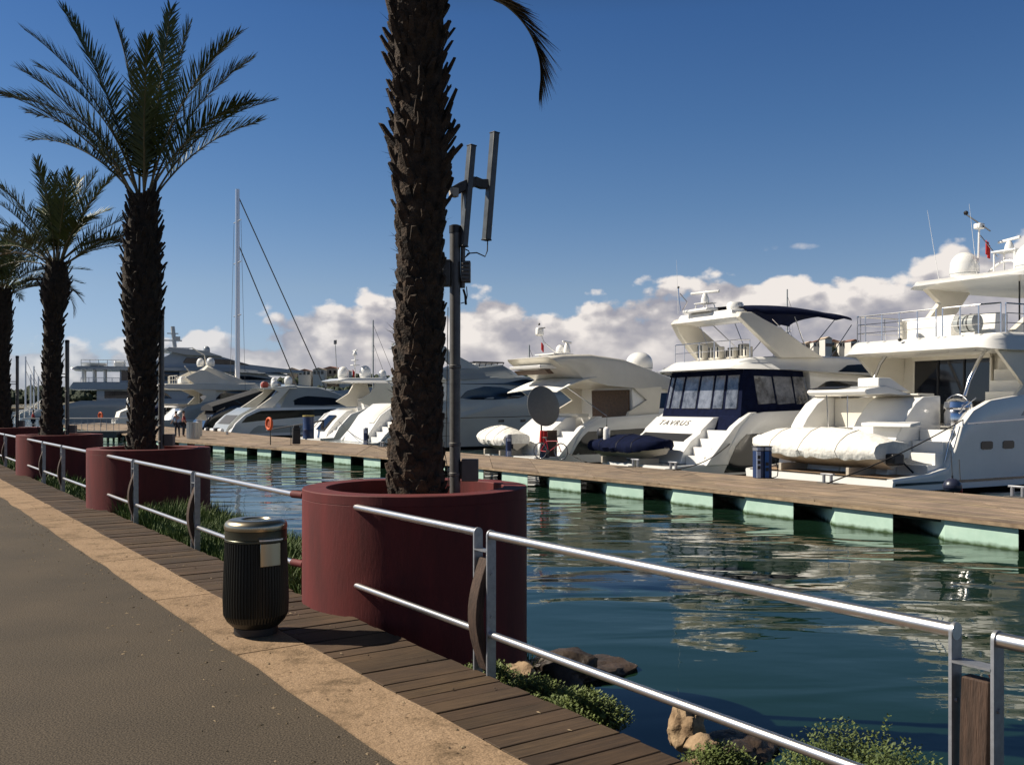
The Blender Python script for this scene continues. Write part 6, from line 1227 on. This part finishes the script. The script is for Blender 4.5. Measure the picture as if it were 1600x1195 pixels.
# ------------------------------------------------------------------ far shore
HT = [(-500, 5), (0, 6), (80, 8), (250, 12), (440, 15), (540, 17), (700, 15), (1000, 18), (1200, 26), (1290, 33), (1360, 34), (1650, 36), (2100, 30)]
def ridge(x):
    for (a, ha), (b, hb) in zip(HT, HT[1:]):
        if a <= x <= b: return ha + (hb - ha) * (x - a) / (b - a)
    return HT[0][1] if x < HT[0][0] else HT[-1][1]
m = M(); nx = 130; rows = [(430, -1.3), (436, .4), (470, .45), (500, 1.0), (560, .98), (700, .6)]; vs = []
for i in range(nx + 1):
    x = -500 + 2600 * i / nx
    for j, (d, f) in enumerate(rows): hgt = f if j < 1 else (1.0 if j == 1 else ridge(x) * f * .93 + noise.noise((x * .02, d * .02, 0)) * 2); vs.append((px(x, d), d, hgt))
m.add(vs, [(i * 6 + j, (i + 1) * 6 + j, (i + 1) * 6 + j + 1, i * 6 + j + 1) for i in range(nx) for j in range(5)]); tag(m.build('far_hills', mat('hill_green', (.05, .06, .04), .95, c2=(.14, .12, .09), vscale=.05), smooth=60), kind='structure')
m = M(); rr = random.Random(31)
for _ in range(1500):
    x = rr.uniform(-450, 2000); d = rr.choice((470, 490, 510)) + rr.uniform(-8, 8); z = ridge(x) * (.9 if d > 480 else .5); r = rr.uniform(1.6, 3.4) * (1.3 if x < 120 else .8); c = Vector((px(x, d), d, z))
    for q in range(5): m.lathe([(r * .1, -r * .6), (r * .7, -r * .2), (r * .75, r * .2), (r * .3, r * .7), (.02, r * .9)], c + Vector((rr.uniform(-1, 1) * r, rr.uniform(-1, 1) * r, rr.uniform(0, .6) * r)), 6)
tag(m.build('far_wood', mat('far_foliage', (.020, .035, .020), .9, c2=(.05, .065, .035), vscale=.4), smooth=0, fix=False), 'dark green wood on the far shore', 'wood', kind='stuff')
m = M(); m.box((px(35, 300), 300, -.6), (22, 14, 3.2)); o = m.build('sandy_shore', mat('sand', (.42, .27, .15), .9, var=.15, vscale=.3)); tag(o, kind='structure')
WALLW = mat('house_white', (.62, .60, .56), .8); WALLS = mat('house_sand', (.45, .36, .27), .8); ROOFM = mat('roof_clay', (.25, .12, .08), .8)
hs = [(458, 578, 8, 4.5), (478, 580, 10, 4), (500, 578, 9, 5), (520, 576, 12, 6.5), (540, 580, 8, 4), (1247, 540, 8, 4), (1262, 537, 7, 5), (1276, 535, 9, 5), (1289, 530, 6, 11), (1301, 534, 9, 5), (1316, 536, 8, 4), (1330, 534, 7, 6), (1186, 566, 10, 5), (1060, 588, 9, 4), (1044, 586, 8, 4)]
for k, (x, y, w_, h_) in enumerate(hs):
    d = 488 - (k % 3) * 6; v = at(x, y, d); w_ *= .62; h_ *= .62
    th = thing('far_house', 'pale house on the far shore among the dark trees', 'house', (v.x, v.y, v.z - h_), R(rr.uniform(-15, 15)), 'houses on the far shore')
    m = M(); m.box((0, 0, h_ / 2 - 3), (w_, 7, h_ + 6)); m.build('wall', WALLW if k % 3 else WALLS, th); m = M(); m.prism([(-w_ / 2 - .4, h_), (0, h_ + 1.1), (w_ / 2 + .4, h_)], -3.9, 3.9); m.build('roof', ROOFM if k % 2 else WALLS, th)
    for q in range(3): m = M(); m.box((-w_ / 3 + q * w_ / 3, -3.52, h_ * .55), (1.2, .2, 1.6)); m.build('window', GLASS, th)

# ------------------------------------------------------------------ grit and dry leaflets swept along the kerb
rr = random.Random(77); m = M()
for _ in range(520):
    t = rr.uniform(-2.5, 16); s_ = -1.16 - abs(rr.gauss(0, .30)) if rr.random() < .6 else rr.uniform(-1.1, -.1); z = .001 if s_ < -1.14 else (.016 if s_ < -.66 else .012); c = P(t, s_, z); a = rr.uniform(0, 6.28); ln = rr.uniform(.006, .022); wd = ln * rr.uniform(.2, .7)
    d1 = Vector((math.cos(a) * ln, math.sin(a) * ln, 0)); d2 = Vector((-math.sin(a) * wd, math.cos(a) * wd, 0)); hh_ = Vector((0, 0, rr.uniform(.003, .008)))
    m.add([c - d1, c - d2, c + d1, c + d2, c + hh_], [(0, 1, 4), (1, 2, 4), (2, 3, 4), (3, 0, 4)])
tag(m.build('ground_grit', mat('grit', (.05, .035, .02), .9, c2=(.30, .22, .13), vscale=3), smooth=0, fix=False), 'scattered grit and dry bits on the paving by the kerb', 'grit', kind='stuff')
